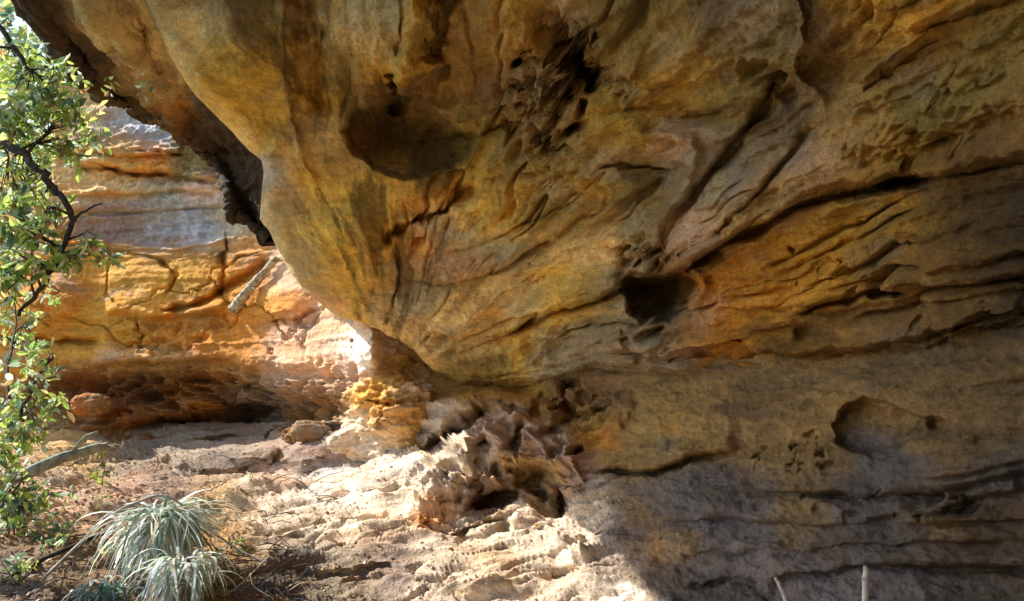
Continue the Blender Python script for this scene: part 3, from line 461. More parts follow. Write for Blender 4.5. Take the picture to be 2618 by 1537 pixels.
C_FLOOR = [(700, 1300, 'crm'), (900, 1350, 'crm'), (1000, 1230, 'crm', 60), (850, 1250, 'wht', 50), (1000, 1160, 'wht', 40), (1150, 1420, 'crm'), (1300, 1450, 'crm'), (1400, 1520, 'crm'), (1550, 1500, 'crm', 60), (1480, 1400, 'crm', 60), (700, 1200, 'pnk', 45), (560, 1280, 'tan', 50), (900, 1460, 'gry', 50), (750, 1450, 'grd', 50), (1000, 1440, 'pur', 45),
 (850, 1130, 'pur', 60), (620, 1190, 'gry', 60), (780, 1150, 'pur', 50), (500, 1170, 'gry', 45), (300, 1170, 'gry', 50), (200, 1200, 'tan'), (120, 1290, 'pnk'), (400, 1240, 'pur', 50), (480, 1120, 'gry', 40), (580, 1180, 'pur', 60), (330, 1330, 'pnk', 50), (180, 1320, 'pnk', 50), (300, 1260, 'pnk', 45), (240, 1400, 'bro', 50), (60, 1400, 'bro'), (60, 1500, 'grd'), (200, 1500, 'brn'), (400, 1450, 'brn'), (600, 1450, 'tan', 50), (620, 1530, 'brn'), (-300, 1400, 'bro'), (-500, 1900, 'bro'), (800, 1900, 'tan'),
 (1100, 1180, 'crm', 35), (1080, 1250, 'crm', 30), (1160, 1200, 'crm', 40), (1110, 1320, 'org', 25), (1200, 1150, 'crm', 40), (1160, 1100, 'crm', 30), (1130, 1130, 'drk', 20), (1280, 1080, 'pnk', 35), (1320, 1130, 'pnk', 35), (1400, 1130, 'pnk', 35), (1350, 1200, 'tan', 30), (1420, 1270, 'tan', 28), (1260, 1240, 'pnk', 35), (1270, 1290, 'brn', 28), (1450, 1240, 'pnk', 35), (1490, 1200, 'pnk', 30),
 (1320, 1330, 'crm', 45), (1430, 1350, 'crm', 40), (1500, 1300, 'crm', 40), (1180, 1370, 'crm', 40), (1240, 1000, 'och', 40), (1340, 1010, 'och', 40), (1470, 1020, 'bro', 40), (1500, 1080, 'yel', 35), (1520, 1130, 'org', 35), (1500, 1190, 'org', 25), (1620, 1180, 'lwo', 35), (1560, 1010, 'bro', 40),
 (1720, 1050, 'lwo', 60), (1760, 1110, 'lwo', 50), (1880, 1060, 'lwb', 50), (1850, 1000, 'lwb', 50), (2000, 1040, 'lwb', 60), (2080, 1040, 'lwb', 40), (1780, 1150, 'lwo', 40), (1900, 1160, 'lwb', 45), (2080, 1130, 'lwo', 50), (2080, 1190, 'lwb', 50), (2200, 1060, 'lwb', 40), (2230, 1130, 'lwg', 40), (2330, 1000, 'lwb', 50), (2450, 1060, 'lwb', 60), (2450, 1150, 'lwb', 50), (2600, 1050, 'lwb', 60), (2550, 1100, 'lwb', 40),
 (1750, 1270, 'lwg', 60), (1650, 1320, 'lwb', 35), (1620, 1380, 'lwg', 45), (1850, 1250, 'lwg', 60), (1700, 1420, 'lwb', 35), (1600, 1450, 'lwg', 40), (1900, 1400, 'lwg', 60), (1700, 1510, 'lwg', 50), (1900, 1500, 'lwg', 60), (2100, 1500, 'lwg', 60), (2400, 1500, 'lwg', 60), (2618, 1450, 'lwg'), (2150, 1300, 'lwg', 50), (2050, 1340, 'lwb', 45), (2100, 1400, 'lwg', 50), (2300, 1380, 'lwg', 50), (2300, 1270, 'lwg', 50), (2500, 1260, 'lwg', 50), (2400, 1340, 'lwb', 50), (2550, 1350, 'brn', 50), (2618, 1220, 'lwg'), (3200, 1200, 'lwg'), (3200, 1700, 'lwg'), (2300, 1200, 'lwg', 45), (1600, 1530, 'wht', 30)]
pits(11, F_FLOOR, 1450, 1035, 100, 50, 0, 34, 6, 16, .10)
pits(12, F_FLOOR, 1290, 1170, 190, 110, 0, 40, 10, 30, .17)
F_FLOOR += [('g', [(1290, 1040), (1370, 1060), (1440, 1130), (1470, 1220)], 10, .10), ('g', [(1330, 1090), (1390, 1130), (1420, 1200)], 9, -.09), ('g', [(1250, 1100), (1300, 1130), (1330, 1190), (1310, 1240)], 11, -.10), ('g', [(1160, 1180), (1180, 1230), (1170, 1290)], 9, .12), ('g', [(1200, 1170), (1230, 1220), (1290, 1250)], 9, -.08), ('p', [(1205, 1262), (1260, 1250), (1330, 1262), (1330, 1290), (1250, 1300), (1205, 1290)], 9, .22), ('p', [(1405, 1240), (1440, 1235), (1452, 1290), (1415, 1310)], 8, .22), ('p', [(1355, 1190), (1400, 1200), (1410, 1235), (1360, 1230)], 9, .15)]
pits(13, F_FLOOR, 2040, 1160, 130, 60, 0, 22, 5, 12, .05)
pits(14, F_FLOOR, 2300, 1290, 260, 60, 4, 20, 7, 16, .05)
pits(15, F_FLOOR, 1180, 1350, 220, 60, 0, 16, 8, 20, .06)
def floor():
    x = lin(-1500, -60, 22, 2680, 2.55, 4200, 30); v = lin(0, .42, .0021, 1, .02)
    # rows are packed towards the visible part
    top = curve([(-1500, 1085), (860, 1085), (960, 1060), (1050, 960), (1100, 910), (1300, 940), (1700, 925), (2000, 905), (2300, 860), (2618, 800), (4200, 700)])(x)
    bot = 2600; vis = (1600 - top) / (bot - top)
    vv = v[:, None]; f = np.where(vv <= .42, vv / .42 * vis[None], vis[None] + (vv - .42) / .58 * (1 - vis[None]))
    X = np.repeat(x[None], len(v), 0); Y = top[None] + f * (bot - top)[None]
    wx, wy = warp(X, Y, 13, 9)
    d = tps(T_FLOOR)(X, Y); N = normals(ray(X, Y, d)); d = d - features(wx, wy, F_FLOOR, 9)
    P = ray(X, Y, d); up = np.clip(N[..., 2], 0, 1)
    wallk = smooth(1450, 1750, X)
    st, wz = strata(P, .030, 61, .02)
    floorish = (1 - wallk)
    hm = gmask(wx, wy, [(1280, 1150, 180, 110, 0, .8), (1470, 1050, 110, 80, 0, 1), (1420, 1250, 80, 80, 0, 1), (1100, 1250, 80, 90, 0, .6), (2060, 1150, 130, 60, 0, .4), (1480, 1330, 120, 60, 0, .3), (1180, 1330, 140, 50, 0, .35), (1800, 1150, 60, 30, 0, .4), (2420, 1290, 150, 60, 0, .4)])
    slab = .055 * fbm(P * (.8, 2.4, 3.0) + (0, P[..., 2:3].mean() * 0, 0), 4, 64, .55, True)           # flaggy, tilted sheets of stone
    sheet = .085 * n1((P[..., 2] * 2.0 + P[..., 1] * .55 - P[..., 0] * .18 + .30 * fbm(P * (.8, 1.3, 2), 4, 66)) * 5.5, 67) + .036 * n1((P[..., 2] * 2 + P[..., 1] * .6 - P[..., 0] * .15 + .20 * fbm(P * (1.3, 2.4, 3), 4, 68)) * 15, 69)
    q = (P[..., 2] * 2 + P[..., 1] * .55 - P[..., 0] * .22 + .34 * fbm(P * (.9, 1.3, 2), 4, 610)) * 4.2; sheet = sheet * .6 + .045 * (q - np.floor(q)) ** 2.2
    # flags of rock running gently up to the right, steeper towards the wall
    ac = (wy + .18 * (wx - 900) + 26 * smooth(1000, 1500, X) * fbm(P * .9, 2, 619)) / 100; al = wx / 420; G = np.stack([al, ac * 1.25, X * 0], -1)
    zone = smooth(420, 640, X) * (1 - smooth(1560, 1680, X)) * smooth(1150, 1230, Y)
    fr = fbm(G * (1, 1.1, 1), 4, 620, .55); seam = np.clip(1 - np.abs(fbm(G * (1.1, 2.0, 1) + 9, 4, 625, .5)) / .10, 0, 1) ** 1.3; fine = fbm(G * (2.2, 6.5, 1), 4, 630, .6)
    flags = zone * (.075 * fr - .05 * seam + .022 * fine)
    disp = st * (.25 + 1.75 * wallk) + rough(P, 1.1 - .9 * floorish, 62) + .012 * fbm(P * (30, 30, 60), 3, 79) * wallk + flags + (slab + sheet * (.35 + 1.0 * smooth(-.3, .35, fbm(P * 1.3, 3, 75)))) * floorish + .11 * tafoni(SW(P), 3.0, 71, hm) + .012 * tafoni(SW(P), 9, 73, hm) + .13 * hm * (1 - 2 * np.abs(noise(P * 2.4 + 1.1 * np.stack([fbm(P * 1.7, 2, 511), fbm(P * 1.7, 2, 512), fbm(P * 1.7, 2, 513)], -1), 514))) + .014 * hm * (1 - 2 * np.abs(noise(P * 6 + 1.6 * np.stack([fbm(P * 3.7, 2, 521), fbm(P * 3.7, 2, 522), fbm(P * 3.7, 2, 523)], -1), 524))) + .03 * tafoni(P, 17, 73, hm)
    P = P + N * disp[..., None]
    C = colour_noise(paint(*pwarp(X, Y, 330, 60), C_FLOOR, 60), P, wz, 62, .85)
    t = (wallk * .55 * smooth(.0, .4, fbm(P * (1.4, 1.4, 6) + 20, 5, 81, .62)))[..., None]; C = C * (1 - t) + np.array([.10, .075, .045]) * t
    t = (.55 * smooth(2000, 2650, X + 260 * fbm(P * (1, 1, 4), 4, 290)))[..., None]; C = C * (1 - t) + np.array([.06, .045, .028]) * t  # loss of light towards the right end, put into the colour
    t = smooth(.02, .4, fbm(P * (3, 7, 16), 5, 77, .6))[..., None] * .45 * floorish[..., None]; C = C * (1 - t) + np.array([.20, .13, .08]) * t     # litter and dirt stains
    t = (zone * (.36 * seam * smooth(-.3, .2, fine) + .4 * smooth(.05, .4, fbm(G * (1.5, 5, 1) + 3, 5, 640, .62))))[..., None]; C = C * (1 - t) + np.array([.25, .155, .09]) * t     # earth lodged in the seams
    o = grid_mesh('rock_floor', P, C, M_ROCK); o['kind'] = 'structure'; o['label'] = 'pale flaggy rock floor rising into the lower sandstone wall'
    return X, Y, P
FX, FY, FP = floor()
def on_floor(px, py):
    i = np.argmin((FX - px) ** 2 + (FY - py) ** 2); return Vector(FP.reshape(-1, 3)[i].tolist())

# ------------------------------------------------------------------ 5. unseen roof and wall added behind the viewpoint to cut skylight, outer ground
def added_roof():  # added out of view to hold back skylight
    s = np.linspace(0, 1, 60); t = np.linspace(0, 1, 60)
    prof = np.array([(-1.7, 4.3), (-.8, 4.4), (0.4, 4.2), (1.6, 3.8), (2.4, 3.0), (2.7, 1.6), (2.9, .2), (3.2, -1.0)])
    sp = np.linspace(0, 1, len(prof)); X = np.interp(s, sp, prof[:, 0]); Z = np.interp(s, sp, prof[:, 1])
    Yv = 2.9 - t * 14
    P = np.stack([np.repeat((X)[None], 60, 0), np.repeat(Yv[:, None], 60, 1), np.repeat(Z[None], 60, 0)], -1)
    P[..., 0] *= 1 - .18 * smooth(0, 3, P[..., 1])[...]
    P[..., 2] += .12 * smooth(0, 2, P[..., 1]); P[..., 0] += np.where(P[..., 2] < 3.4, .25 * smooth(.0, 1.5, P[..., 1]), 0)
    P = P + (.25 * fbm(P * .6, 3, 5))[..., None] * np.array([.6, 0, 1])
    C = np.ones(P.shape) * np.array(PG['bro']); C = colour_noise(C, P, P[..., 2], 90)
    o = grid_mesh('added_rock_roof', P, C, M_ROCK); o['kind'] = 'structure'; o['label'] = 'unseen rock roof and side wall behind the viewpoint, added to shut out skylight'
added_roof()
def added_end_wall():  # added unseen, keeps light off the right-hand wall
    a = np.linspace(0, 1, 70); b = np.linspace(0, 1, 50)
    X = -1.5 + 6.0 * a; Z = -1.2 + 6.4 * b
    P = np.stack([np.repeat(X[None], 50, 0), np.repeat((-2.6 + .8 * np.sin(a * 3))[None], 50, 0) - .5 * b[:, None], np.repeat(Z[:, None], 70, 1)], -1)
    P[..., 1] += .5 * fbm(P * .7, 4, 6)
    C = colour_noise(np.ones(P.shape) * np.array(PG['bro']), P, P[..., 2], 91)
    o = grid_mesh('added_rock_wall', P, C, M_ROCK); o['kind'] = 'structure'; o['label'] = 'unseen rock wall behind the viewpoint, added to darken the right-hand wall'
added_end_wall()
def ground():
    r = np.concatenate([np.linspace(0, 30, 60), np.geomspace(32, 600, 25)]); a = np.linspace(0, 2 * math.pi, 97)
    X = r[:, None] * np.cos(a); Y = r[:, None] * np.sin(a)
    P = np.stack([X, Y, X * 0], -1); P[..., 2] = -.55 + .25 * fbm(P * .12, 3, 3) - .10 * np.clip(-X - 3, 0, 40)
    C = np.ones(P.shape) * np.array((.10, .085, .05)); t = smooth(-.2, .3, fbm(P * .3, 3, 9))[..., None]; C = C * (1 - t) + np.array((.06, .09, .03)) * t
    o = grid_mesh('ground', P, C, M_ROCK); o['kind'] = 'structure'; o['label'] = 'leafy forest ground falling away outside the shelter'
ground()

# ------------------------------------------------------------------ objects
def tag(o, label, cat, group=None):
    o['label'] = label; o['category'] = cat
    if group: o['group'] = group
    return o
def empty(name, loc): 
    o = bpy.data.objects.new(name, None); o.location = loc; link(o); o.empty_display_size = .2; return o
def tube(pts, rad, seg=8, jit=0, seed=0):
    """tapered tube through points; returns verts, faces"""
    rnd = random.Random(seed); V, Fc = [], []; pts = [Vector(p) for p in pts]; n = len(pts); prev = None; lob = [rnd.uniform(-1, 1) for _ in range(seg)]
    for i, p in enumerate(pts):
        t = (pts[min(i + 1, n - 1)] - pts[max(i - 1, 0)]).normalized()
        a = prev if prev is not None else (Vector((0, 0, 1)) if abs(t.z) < .9 else Vector((1, 0, 0)))
        a = (a - t * a.dot(t)).normalized(); prev = a; b = t.cross(a); r = rad[i] if hasattr(rad, '__len__') else rad
        for k in range(seg):
            g = 2 * math.pi * k / seg; rr = r * (1 + jit * lob[k] + jit * .3 * rnd.uniform(-1, 1)); V.append(p + (a * math.cos(g) + b * math.sin(g)) * rr)
        if i: 
            for k in range(seg):
                q = (k + 1) % seg; Fc.append(((i - 1) * seg + k, (i - 1) * seg + q, i * seg + q, i * seg + k))
    Fc.append(tuple(range(seg))[::-1]); Fc.append(tuple((n - 1) * seg + k for k in range(seg)))
    return V, Fc
def spline(pts, k=6):
    P = [Vector(p) for p in pts]; out = []
    for i in range(len(P) - 1):
        p0, p1, p2, p3 = P[max(i - 1, 0)], P[i], P[i + 1], P[min(i + 2, len(P) - 1)]
        for j in range(k):
            t = j / k; out.append(.5 * ((2 * p1) + (p2 - p0) * t + (2 * p0 - 5 * p1 + 4 * p2 - p3) * t * t + (3 * p1 - p0 - 3 * p2 + p3) * t ** 3))
    out.append(P[-1]); return out
def join(parts):
    V, Fc = [], []
    for v, f in parts:
        o = len(V); V += list(v); Fc += [tuple(i + o for i in q) for q in f]
    return V, Fc
GREENS = [(.16, .27, .05), (.25, .38, .08), (.40, .50, .14), (.10, .18, .05), (.07, .15, .10), (.20, .30, .20), (.48, .50, .16), (.34, .44, .30)]
DARKG = [(.05, .09, .04), (.03, .07, .05), (.08, .13, .06), (.10, .15, .12), (.15, .17, .05)]
def leaves(rnd, centre, rad, n, size, pal, droop=.3, V=None, Fc=None, Cc=None, slim=.28, flat=1.0):
    for _ in range(n):
        while True:
            q = Vector((rnd.uniform(-1, 1), rnd.uniform(-1, 1), rnd.uniform(-1, 1)))
            if q.length < 1: break
        p = centre + Vector((q.x * rad[0], q.y * rad[1], q.z * rad[2]))
        d = Vector((rnd.uniform(-1, 1), rnd.uniform(-1, 1), rnd.uniform(-1, 1) * flat - droop)).normalized()
        s = d.cross(Vector((rnd.uniform(-1, 1), rnd.uniform(-1, 1), rnd.uniform(-1, 1)))).normalized(); L = size * rnd.triangular(.35, 1.6, .8); w = L * slim
        nn = d.cross(s) * L * .12; b = len(V)
        V += [p, p + d * L * .35 + s * w + nn, p + d * L * .75 + s * w * .7 + nn, p + d * L, p + d * L * .75 - s * w * .7 + nn, p + d * L * .35 - s * w + nn]
        Fc += [(b, b + 1, b + 2, b + 3), (b, b + 3, b + 4, b + 5)]
        c = rnd.choice(pal); k = rnd.uniform(.75, 1.3); Cc += [tuple(min(1, x * k) for x in c)] * 6
def plant(name, label, cat, seed, base, limbs, clumps, lsize, pal, mat=M_BARK, trunk_name='trunk', crown='crown', group=None, slim=.28, twigs=True, dens=1.0):
    """limbs: list of (points, r0, r1); clumps: (centre, (rx,ry,rz), count)"""
    rnd = random.Random(seed); root = empty(name, base); tag(root, label, cat, group); inv = Vector(base)
    parts = []
    for pts, r0, r1 in limbs:
        P = spline(pts, 6); n = len(P); P = [p + Vector((rnd.uniform(-1, 1), rnd.uniform(-1, 1), rnd.uniform(-1, 1))) * r0 * .5 for p in P]
        parts.append(tube(P, [r0 + (r1 - r0) * i / (n - 1) for i in range(n)], 7, .12, seed))
    ends = [p for pts, _, _ in limbs for p in spline(pts, 4)]
    V, Fc, Cc = [], [], []
    for c, r, n in clumps:
        c = Vector(c)
        if twigs and ends:
            e = min(ends, key=lambda p: (p - c).length); mid = (e + c) / 2 + Vector((rnd.uniform(-.06, .06), rnd.uniform(-.06, .06), .05))
            parts.append(tube(spline([e, mid, c], 4), [.009 + (.003 - .009) * i / 8 for i in range(9)], 5, .1, seed))
            for _ in range(5):
                t = c + Vector((rnd.uniform(-1, 1) * r[0], rnd.uniform(-1, 1) * r[1], rnd.uniform(-1, 1) * r[2])) * .8
                parts.append(tube([mid, (mid + t) / 2 + Vector((0, 0, .03)), t], [.005, .004, .002], 4, 0, seed))
        # several sprays per clump so the crown breaks up
        n = int(n * dens); k = max(3, n // 10)
        for _ in range(k):
            cc = c + Vector((rnd.gauss(0, .62) * r[0], rnd.gauss(0, .62) * r[1], rnd.gauss(0, .62) * r[2])); sc = rnd.uniform(.14, .42)
            pal2 = [rnd.choice(pal)] * 2 + pal
            leaves(rnd, cc, (r[0] * sc, r[1] * sc, r[2] * sc), n // k, lsize, pal2, .35, V, Fc, Cc, slim)
    v, f = join(parts)
    if v: raw_mesh(trunk_name, [Vector(p) - inv for p in v], f, mat, root, True)
    raw_mesh(crown, [p - inv for p in V], Fc, M_LEAF, root, False, Cc)
    return root

def px_clump(x, y, d, rx, ry, n, rd=None, far=1.0):
    d = d * far
    s = d / F_PX; return (V3(x, y, d), (rx * s, rd or (rx + ry) * .5 * s, ry * s), n)
PALG = [(.30, .45, .08), (.46, .58, .14), (.62, .70, .24), (.16, .27, .07), (.12, .24, .16), (.38, .50, .36), (.70, .70, .28), (.58, .68, .52), (.24, .38, .10), (.46, .58, .14), (.52, .62, .50), (.40, .28, .12)]
# near tree with the dark crooked branch
b0 = V3(-260, 1150, 5.41); b0.z = -.3
plant('gum_tree', 'green gum tree at the left edge with a dark crooked branch hanging over the cliff', 'tree', 11, b0,
      [([b0, V3(-330, 900, 5.41), V3(-300, 600, 5.33), V3(-200, 350, 5.25), V3(-150, 0, 5.17), V3(-120, -500, 5.08)], .10, .05),
       ([V3(-200, 350, 5.25), V3(-60, 355, 5.08), V3(50, 385, 4.92), V3(105, 440, 4.84), V3(150, 500, 4.84), V3(185, 560, 4.80)], .032, .017),
       ([V3(185, 560, 4.80), V3(160, 640, 4.76), V3(105, 735, 4.76), V3(45, 805, 4.71)], .018, .011),
       ([V3(185, 560, 4.80), V3(235, 530, 4.84), V3(260, 520, 4.84)], .010, .004), ([V3(-150, 0, 5.17), V3(-20, 60, 5.08), V3(80, 180, 5.00)], .03, .01)],
      [px_clump(*c, far=.82) for c in [(70, 230, 6.1, 100, 60, 330), (150, 260, 6.2, 60, 60, 200), (20, 300, 6.0, 60, 70, 240), (120, 330, 6.1, 80, 50, 230), (185, 390, 6.2, 28, 70, 130), (60, 420, 6.0, 60, 40, 90), (170, 320, 6.1, 40, 60, 100),
        (30, 590, 5.7, 50, 60, 220), (80, 610, 5.7, 60, 50, 150), (60, 680, 5.7, 70, 40, 180), (20, 720, 5.7, 40, 40, 90), (215, 630, 5.8, 55, 34, 170), (180, 670, 5.8, 40, 25, 80), (130, 560, 5.8, 30, 30, 30), (90, 470, 5.9, 30, 30, 25),
        (-60, 180, 6, 90, 120, 120), (-100, 500, 6, 80, 140, 90), (100, 300, 6.4, 110, 150, 260), (50, 650, 6.2, 90, 100, 240), (130, 180, 6.2, 60, 50, 120), (60, 520, 6.2, 70, 40, 110), (40, 150, 6.2, 60, 40, 120), (10, 470, 6.2, 40, 60, 100)]], .075, PALG, dens=.62, slim=.2)
# leafy shrub below it
b1 = on_floor(-120, 1420)
plant('leafy_shrub', 'bright green leafy shrub rising along the lower left edge beside the pale floor', 'shrub', 12, b1,
      [([b1, V3(-40, 1250, 6.2), V3(30, 1100, 6.1), V3(90, 980, 6.0), V3(130, 910, 6.0)], .02, .006), ([V3(30, 1100, 6.1), V3(20, 950, 6.6), V3(40, 820, 7.2), V3(25, 720, 7.5)], .014, .005), ([b1, V3(-90, 1200, 6.2), V3(-60, 1000, 6.1)], .02, .006), ([b1, V3(0, 1350, 6.0), V3(40, 1250, 5.9)], .015, .005)],
      [px_clump(*c) for c in [(115, 930, 6.0, 48, 35, 110), (90, 1000, 6.0, 45, 40, 110), (30, 1080, 6.0, 55, 50, 170), (100, 1090, 6.0, 35, 50, 110), (20, 1170, 6.0, 50, 50, 150), (60, 1240, 5.9, 50, 40, 110), (20, 1320, 5.8, 50, 60, 150), (90, 1330, 5.8, 35, 40, 60), (25, 800, 7.4, 60, 50, 140), (70, 850, 7.2, 60, 40, 130), (30, 900, 7.0, 60, 50, 130), (15, 1390, 5.7, 50, 40, 90), (-60, 1150, 6, 50, 120, 70), (60, 1050, 6.2, 80, 120, 200), (40, 1250, 6.0, 80, 120, 200)]], .08, PALG, dens=.72, slim=.22)
# sapling on the slope
b2 = on_floor(262, 1262)
plant('sapling', 'small yellow-green seedling on the dirt slope above the drooping tussock', 'seedling', 13, b2,
      [([b2, V3(262, 1225, b2.y * .995 ), V3(268, 1190, b2.y)], .006, .003)], [(V3(268, 1205, b2.y), (.10, .08, .10), 44), (V3(250, 1230, b2.y), (.06, .06, .05), 20)], .05, [(.30, .40, .08), (.2, .3, .06), (.4, .4, .1)], twigs=False)
for (hx, hy, hd, w_, n_, sd, lab) in [(330, 1440, 4.75, .16, 130, 21, 'low bright green leafy herb tucked against the left side of the tallest tussock'), (575, 1450, 4.75, .13, 90, 22, 'low dark green leafy herb between the silvery tussocks and the blue-grey clump'), (130, 1420, 5.3, .20, 150, 23, 'ragged pale green herb on the dirt at the lower left, below the lichened log'), (45, 1500, 4.8, .2, 150, 24, 'low green herb in the bottom left corner beside the dead branch')]:
    hb = on_floor(hx, hy + 20); hc = V3(hx, hy, hb.y); hc.z = hb.z + w_ * .5
    plant('leafy_herb', lab, 'herb', sd, hb, [([hb, (hb + hc) / 2 + Vector((.01, 0, 0)), hc], .006, .003), ([hb, hc + Vector((w_ * .6, 0, .03))], .004, .002), ([hb, hc + Vector((-w_ * .6, 0, .02))], .004, .002)], [(hc, (w_, w_ * .8, w_ * .6), n_)], .045, DARKG + GREENS[:3] if sd == 22 else PALG, trunk_name='stem', crown='foliage', group='low herbs on the slope', slim=.2, twigs=False)
# trees far outside, seen in the gaps at the left edge
rnd = random.Random(77)
far = [(60, 15, 7.5, 'nearest bright green forest tree standing just past the cliff end'), (-60, 24, 9, 'tall dark green forest tree far left, behind the crooked branch'), (120, 30, 10, 'pale green forest tree seen against the sky past the overhang lip'), (-260, 18, 7, 'broad green forest tree beyond the left edge of the view'), (20, 19, 5.2, 'shorter bright green forest tree low behind the gum leaves'), (-420, 28, 11, 'olive forest tree farthest out to the left')]
for i, (px, d, h, lab) in enumerate(far):
    h *= 1.5
    b = V3(px, 1000, d); b.z = -2.2; g = GREENS if i % 2 else DARKG + GREENS[:3]
    top = b + Vector((rnd.uniform(-.5, .5), 0, h)); limbs = [([b, (b + top) / 2 + Vector((.3, 0, 0)), top], .22, .05)]
    cl = []
    for k in range(26):
        z = rnd.uniform(.22, 1.05); w = 2.6 * math.sin(min(1, z) * 2.6 + .25) + .5
        cl.append((b + Vector((rnd.uniform(-w, w), rnd.uniform(-w, w), z * h)), (1.0, 1.0, .8), 190))
        if k % 3 == 0: limbs.append(([b + (top - b) * (z * .8), cl[-1][0]], .06, .02))
    plant('forest_tree', lab, 'tree', 30 + i, b, limbs, cl, .22, PALG if i % 2 == 0 else g, group='forest trees outside the shelter', slim=.35, twigs=False)

# drooping silvery tussocks
def tussock(label, seed, apex, n, length, lo, hi, pal, w=.006, spread=1.0, group='tussocks in front of the pale floor', name='grass_tussock', base=None):
    rnd = random.Random(seed); base = base or apex; root = empty(name, base); tag(root, label, 'grass clump', group); V, Fc, Cc = [], [], []
    for _ in range(n):
        a = rnd.uniform(lo, hi); out = Vector((math.cos(a), math.sin(a), 0)); L = length * rnd.triangular(.3, 1.35, .8); rise = rnd.uniform(-.45, .35); p = apex + out * rnd.uniform(0, .09) + Vector((rnd.gauss(0, .05), rnd.gauss(0, .05), rnd.uniform(-.12, .03))); tw = rnd.gauss(0, .25)
        c = rnd.choice(pal) if rnd.random() > .12 else (.42, .33, .2); k = rnd.uniform(.6, 1.4); c = tuple(min(1, x * k) for x in c); side = Vector((-out.y, out.x, rnd.uniform(-.5, .5))).normalized(); m = 8; ang = math.atan2(rise, .35) ; b = len(V)
        for j in range(m + 1):
            t = j / m; ww = w * (1 - t ** 2.2) + .0006; V += [p - side * ww, p + side * ww]; Cc += [c, c]
            if j < m: Fc.append((b + 2 * j, b + 2 * j + 1, b + 2 * j + 3, b + 2 * j + 2))
            ang -= (2.4 * spread) / m * rnd.uniform(.4, 1.5); ang = max(ang, -1.22); out = Vector((out.x - out.y * tw * .3, out.y + out.x * tw * .3, 0)).normalized(); p = p + (out * math.cos(ang) + Vector((0, 0, math.sin(ang)))) * (L / m)
    raw_mesh('blades', [v - base for v in V], Fc, M_LEAF, root, False, Cc); return root
SILV = [(.74, .84, .80), (.64, .76, .72), (.84, .88, .84), (.46, .58, .52), (.52, .60, .40), (.24, .34, .26), (.60, .54, .40)]
g1 = on_floor(420, 1480)
ap = V3(425, 1305, 4.9); tr = tussock('silvery drooping grass clump, the tallest one in front of the pale floor', 5, ap, 520, .44, 0, 2 * math.pi, SILV, .0085, .62, name='drooping_tussock', base=g1)
V, Fc = tube(spline([g1 + Vector((0, 0, -.1)), (g1 + ap) / 2, ap]), .035, 8, .2); raw_mesh('stem', [v - g1 for v in V], Fc, M_BARK, tr, True)
ap2 = V3(470, 1435, 4.4); g2 = on_floor(470, 1537); tr = tussock('silvery blue drooping grass clump below and right of the tallest tussock', 6, ap2, 260, .27, 0, 2 * math.pi, SILV, .0075, .8, name='drooping_tussock', base=g2)
V, Fc = tube(spline([g2 + Vector((0, 0, -.1)), (g2 + ap2) / 2, ap2]), .03, 8, .2); raw_mesh('stem', [v - g2 for v in V], Fc, M_BARK, tr, True)
tussock('blue-green low grass clump at the bottom edge, left of the silvery tussocks', 7, V3(255, 1500, 4.4), 240, .22, 0, 2 * math.pi, [(.12, .24, .20), (.22, .36, .34), (.08, .16, .10), (.3, .42, .4)], .007, 1.0, base=on_floor(255, 1500))
tussock('dark blue-grey grass clump right of the silvery tussocks at the bottom edge', 8, V3(670, 1500, 4.7), 200, .30, 0, 2 * math.pi, [(.04, .05, .07), (.09, .10, .13), (.16, .17, .2), (.05, .06, .04)], .005, .75, base=on_floor(660, 1510))

# bare stems, logs and sticks
def stick(name, label, cat, pts, r0, r1, mat, group=None, jit=.12, seg=9, forks=()):
    base = Vector(pts[0]); P = spline(pts, 6); n = len(P); rnd = random.Random(len(label))
    P = [p + Vector((rnd.uniform(-1, 1), rnd.uniform(-1, 1), rnd.uniform(-1, 1))) * r0 * .10 for p in P]
    parts = [tube(P, [r0 + (r1 - r0) * i / (n - 1) for i in range(n)], seg, jit, n)]
    for f, ra, rb in forks:
        Q = spline(f, 4); parts.append(tube(Q, [ra + (rb - ra) * i / (len(Q) - 1) for i in range(len(Q))], 6, jit, 3))
    V, Fc = join(parts); o = raw_mesh(name, [v - base for v in V], Fc, mat, None, True); o.location = base; return tag(o, label, cat, group)
stick('leaning_log', 'pale barkless log leaning against the orange cliff blocks', 'log', [on_cliff(612, 795, .05), on_cliff(652, 745, .10), on_cliff(690, 705, .09), on_cliff(726, 662, .05)], .052, .026, M_POLE, jit=.35, forks=[([on_cliff(652, 745, .10), on_cliff(664, 742, .14), on_cliff(676, 748, .13)], .016, .006)])
stick('fallen_log', 'grey-green lichened log lying across the slope left of the dark cavities', 'log', [V3(-40, 1255, 7.0), V3(80, 1205, 7.2), V3(180, 1165, 7.4), V3(275, 1140, 7.6)], .062, .04, M_DEAD, forks=[([V3(180, 1165, 7.4), V3(215, 1120, 7.4), V3(250, 1105, 7.4)], .025, .012)])
stick('arching_stem', 'thin brown dead stem arching over the tallest silvery tussock', 'stem', [V3(110, 1480, 4.7), V3(270, 1330, 4.75), V3(350, 1285, 4.8), V3(430, 1270, 4.85), V3(520, 1340, 4.8), V3(600, 1400, 4.75), V3(680, 1440, 4.7)], .009, .005, M_PALE)
stick('bare_stem', 'thin pale bare stem slanting out of the dark blue-grey grass clump', 'stem', [on_floor(560, 1560), V3(620, 1490, 4.55), V3(690, 1420, 4.6)], .007, .004, M_PALE, forks=[([V3(640, 1466, 4.56), V3(650, 1500, 4.5), V3(700, 1530, 4.45)], .004, .002)])
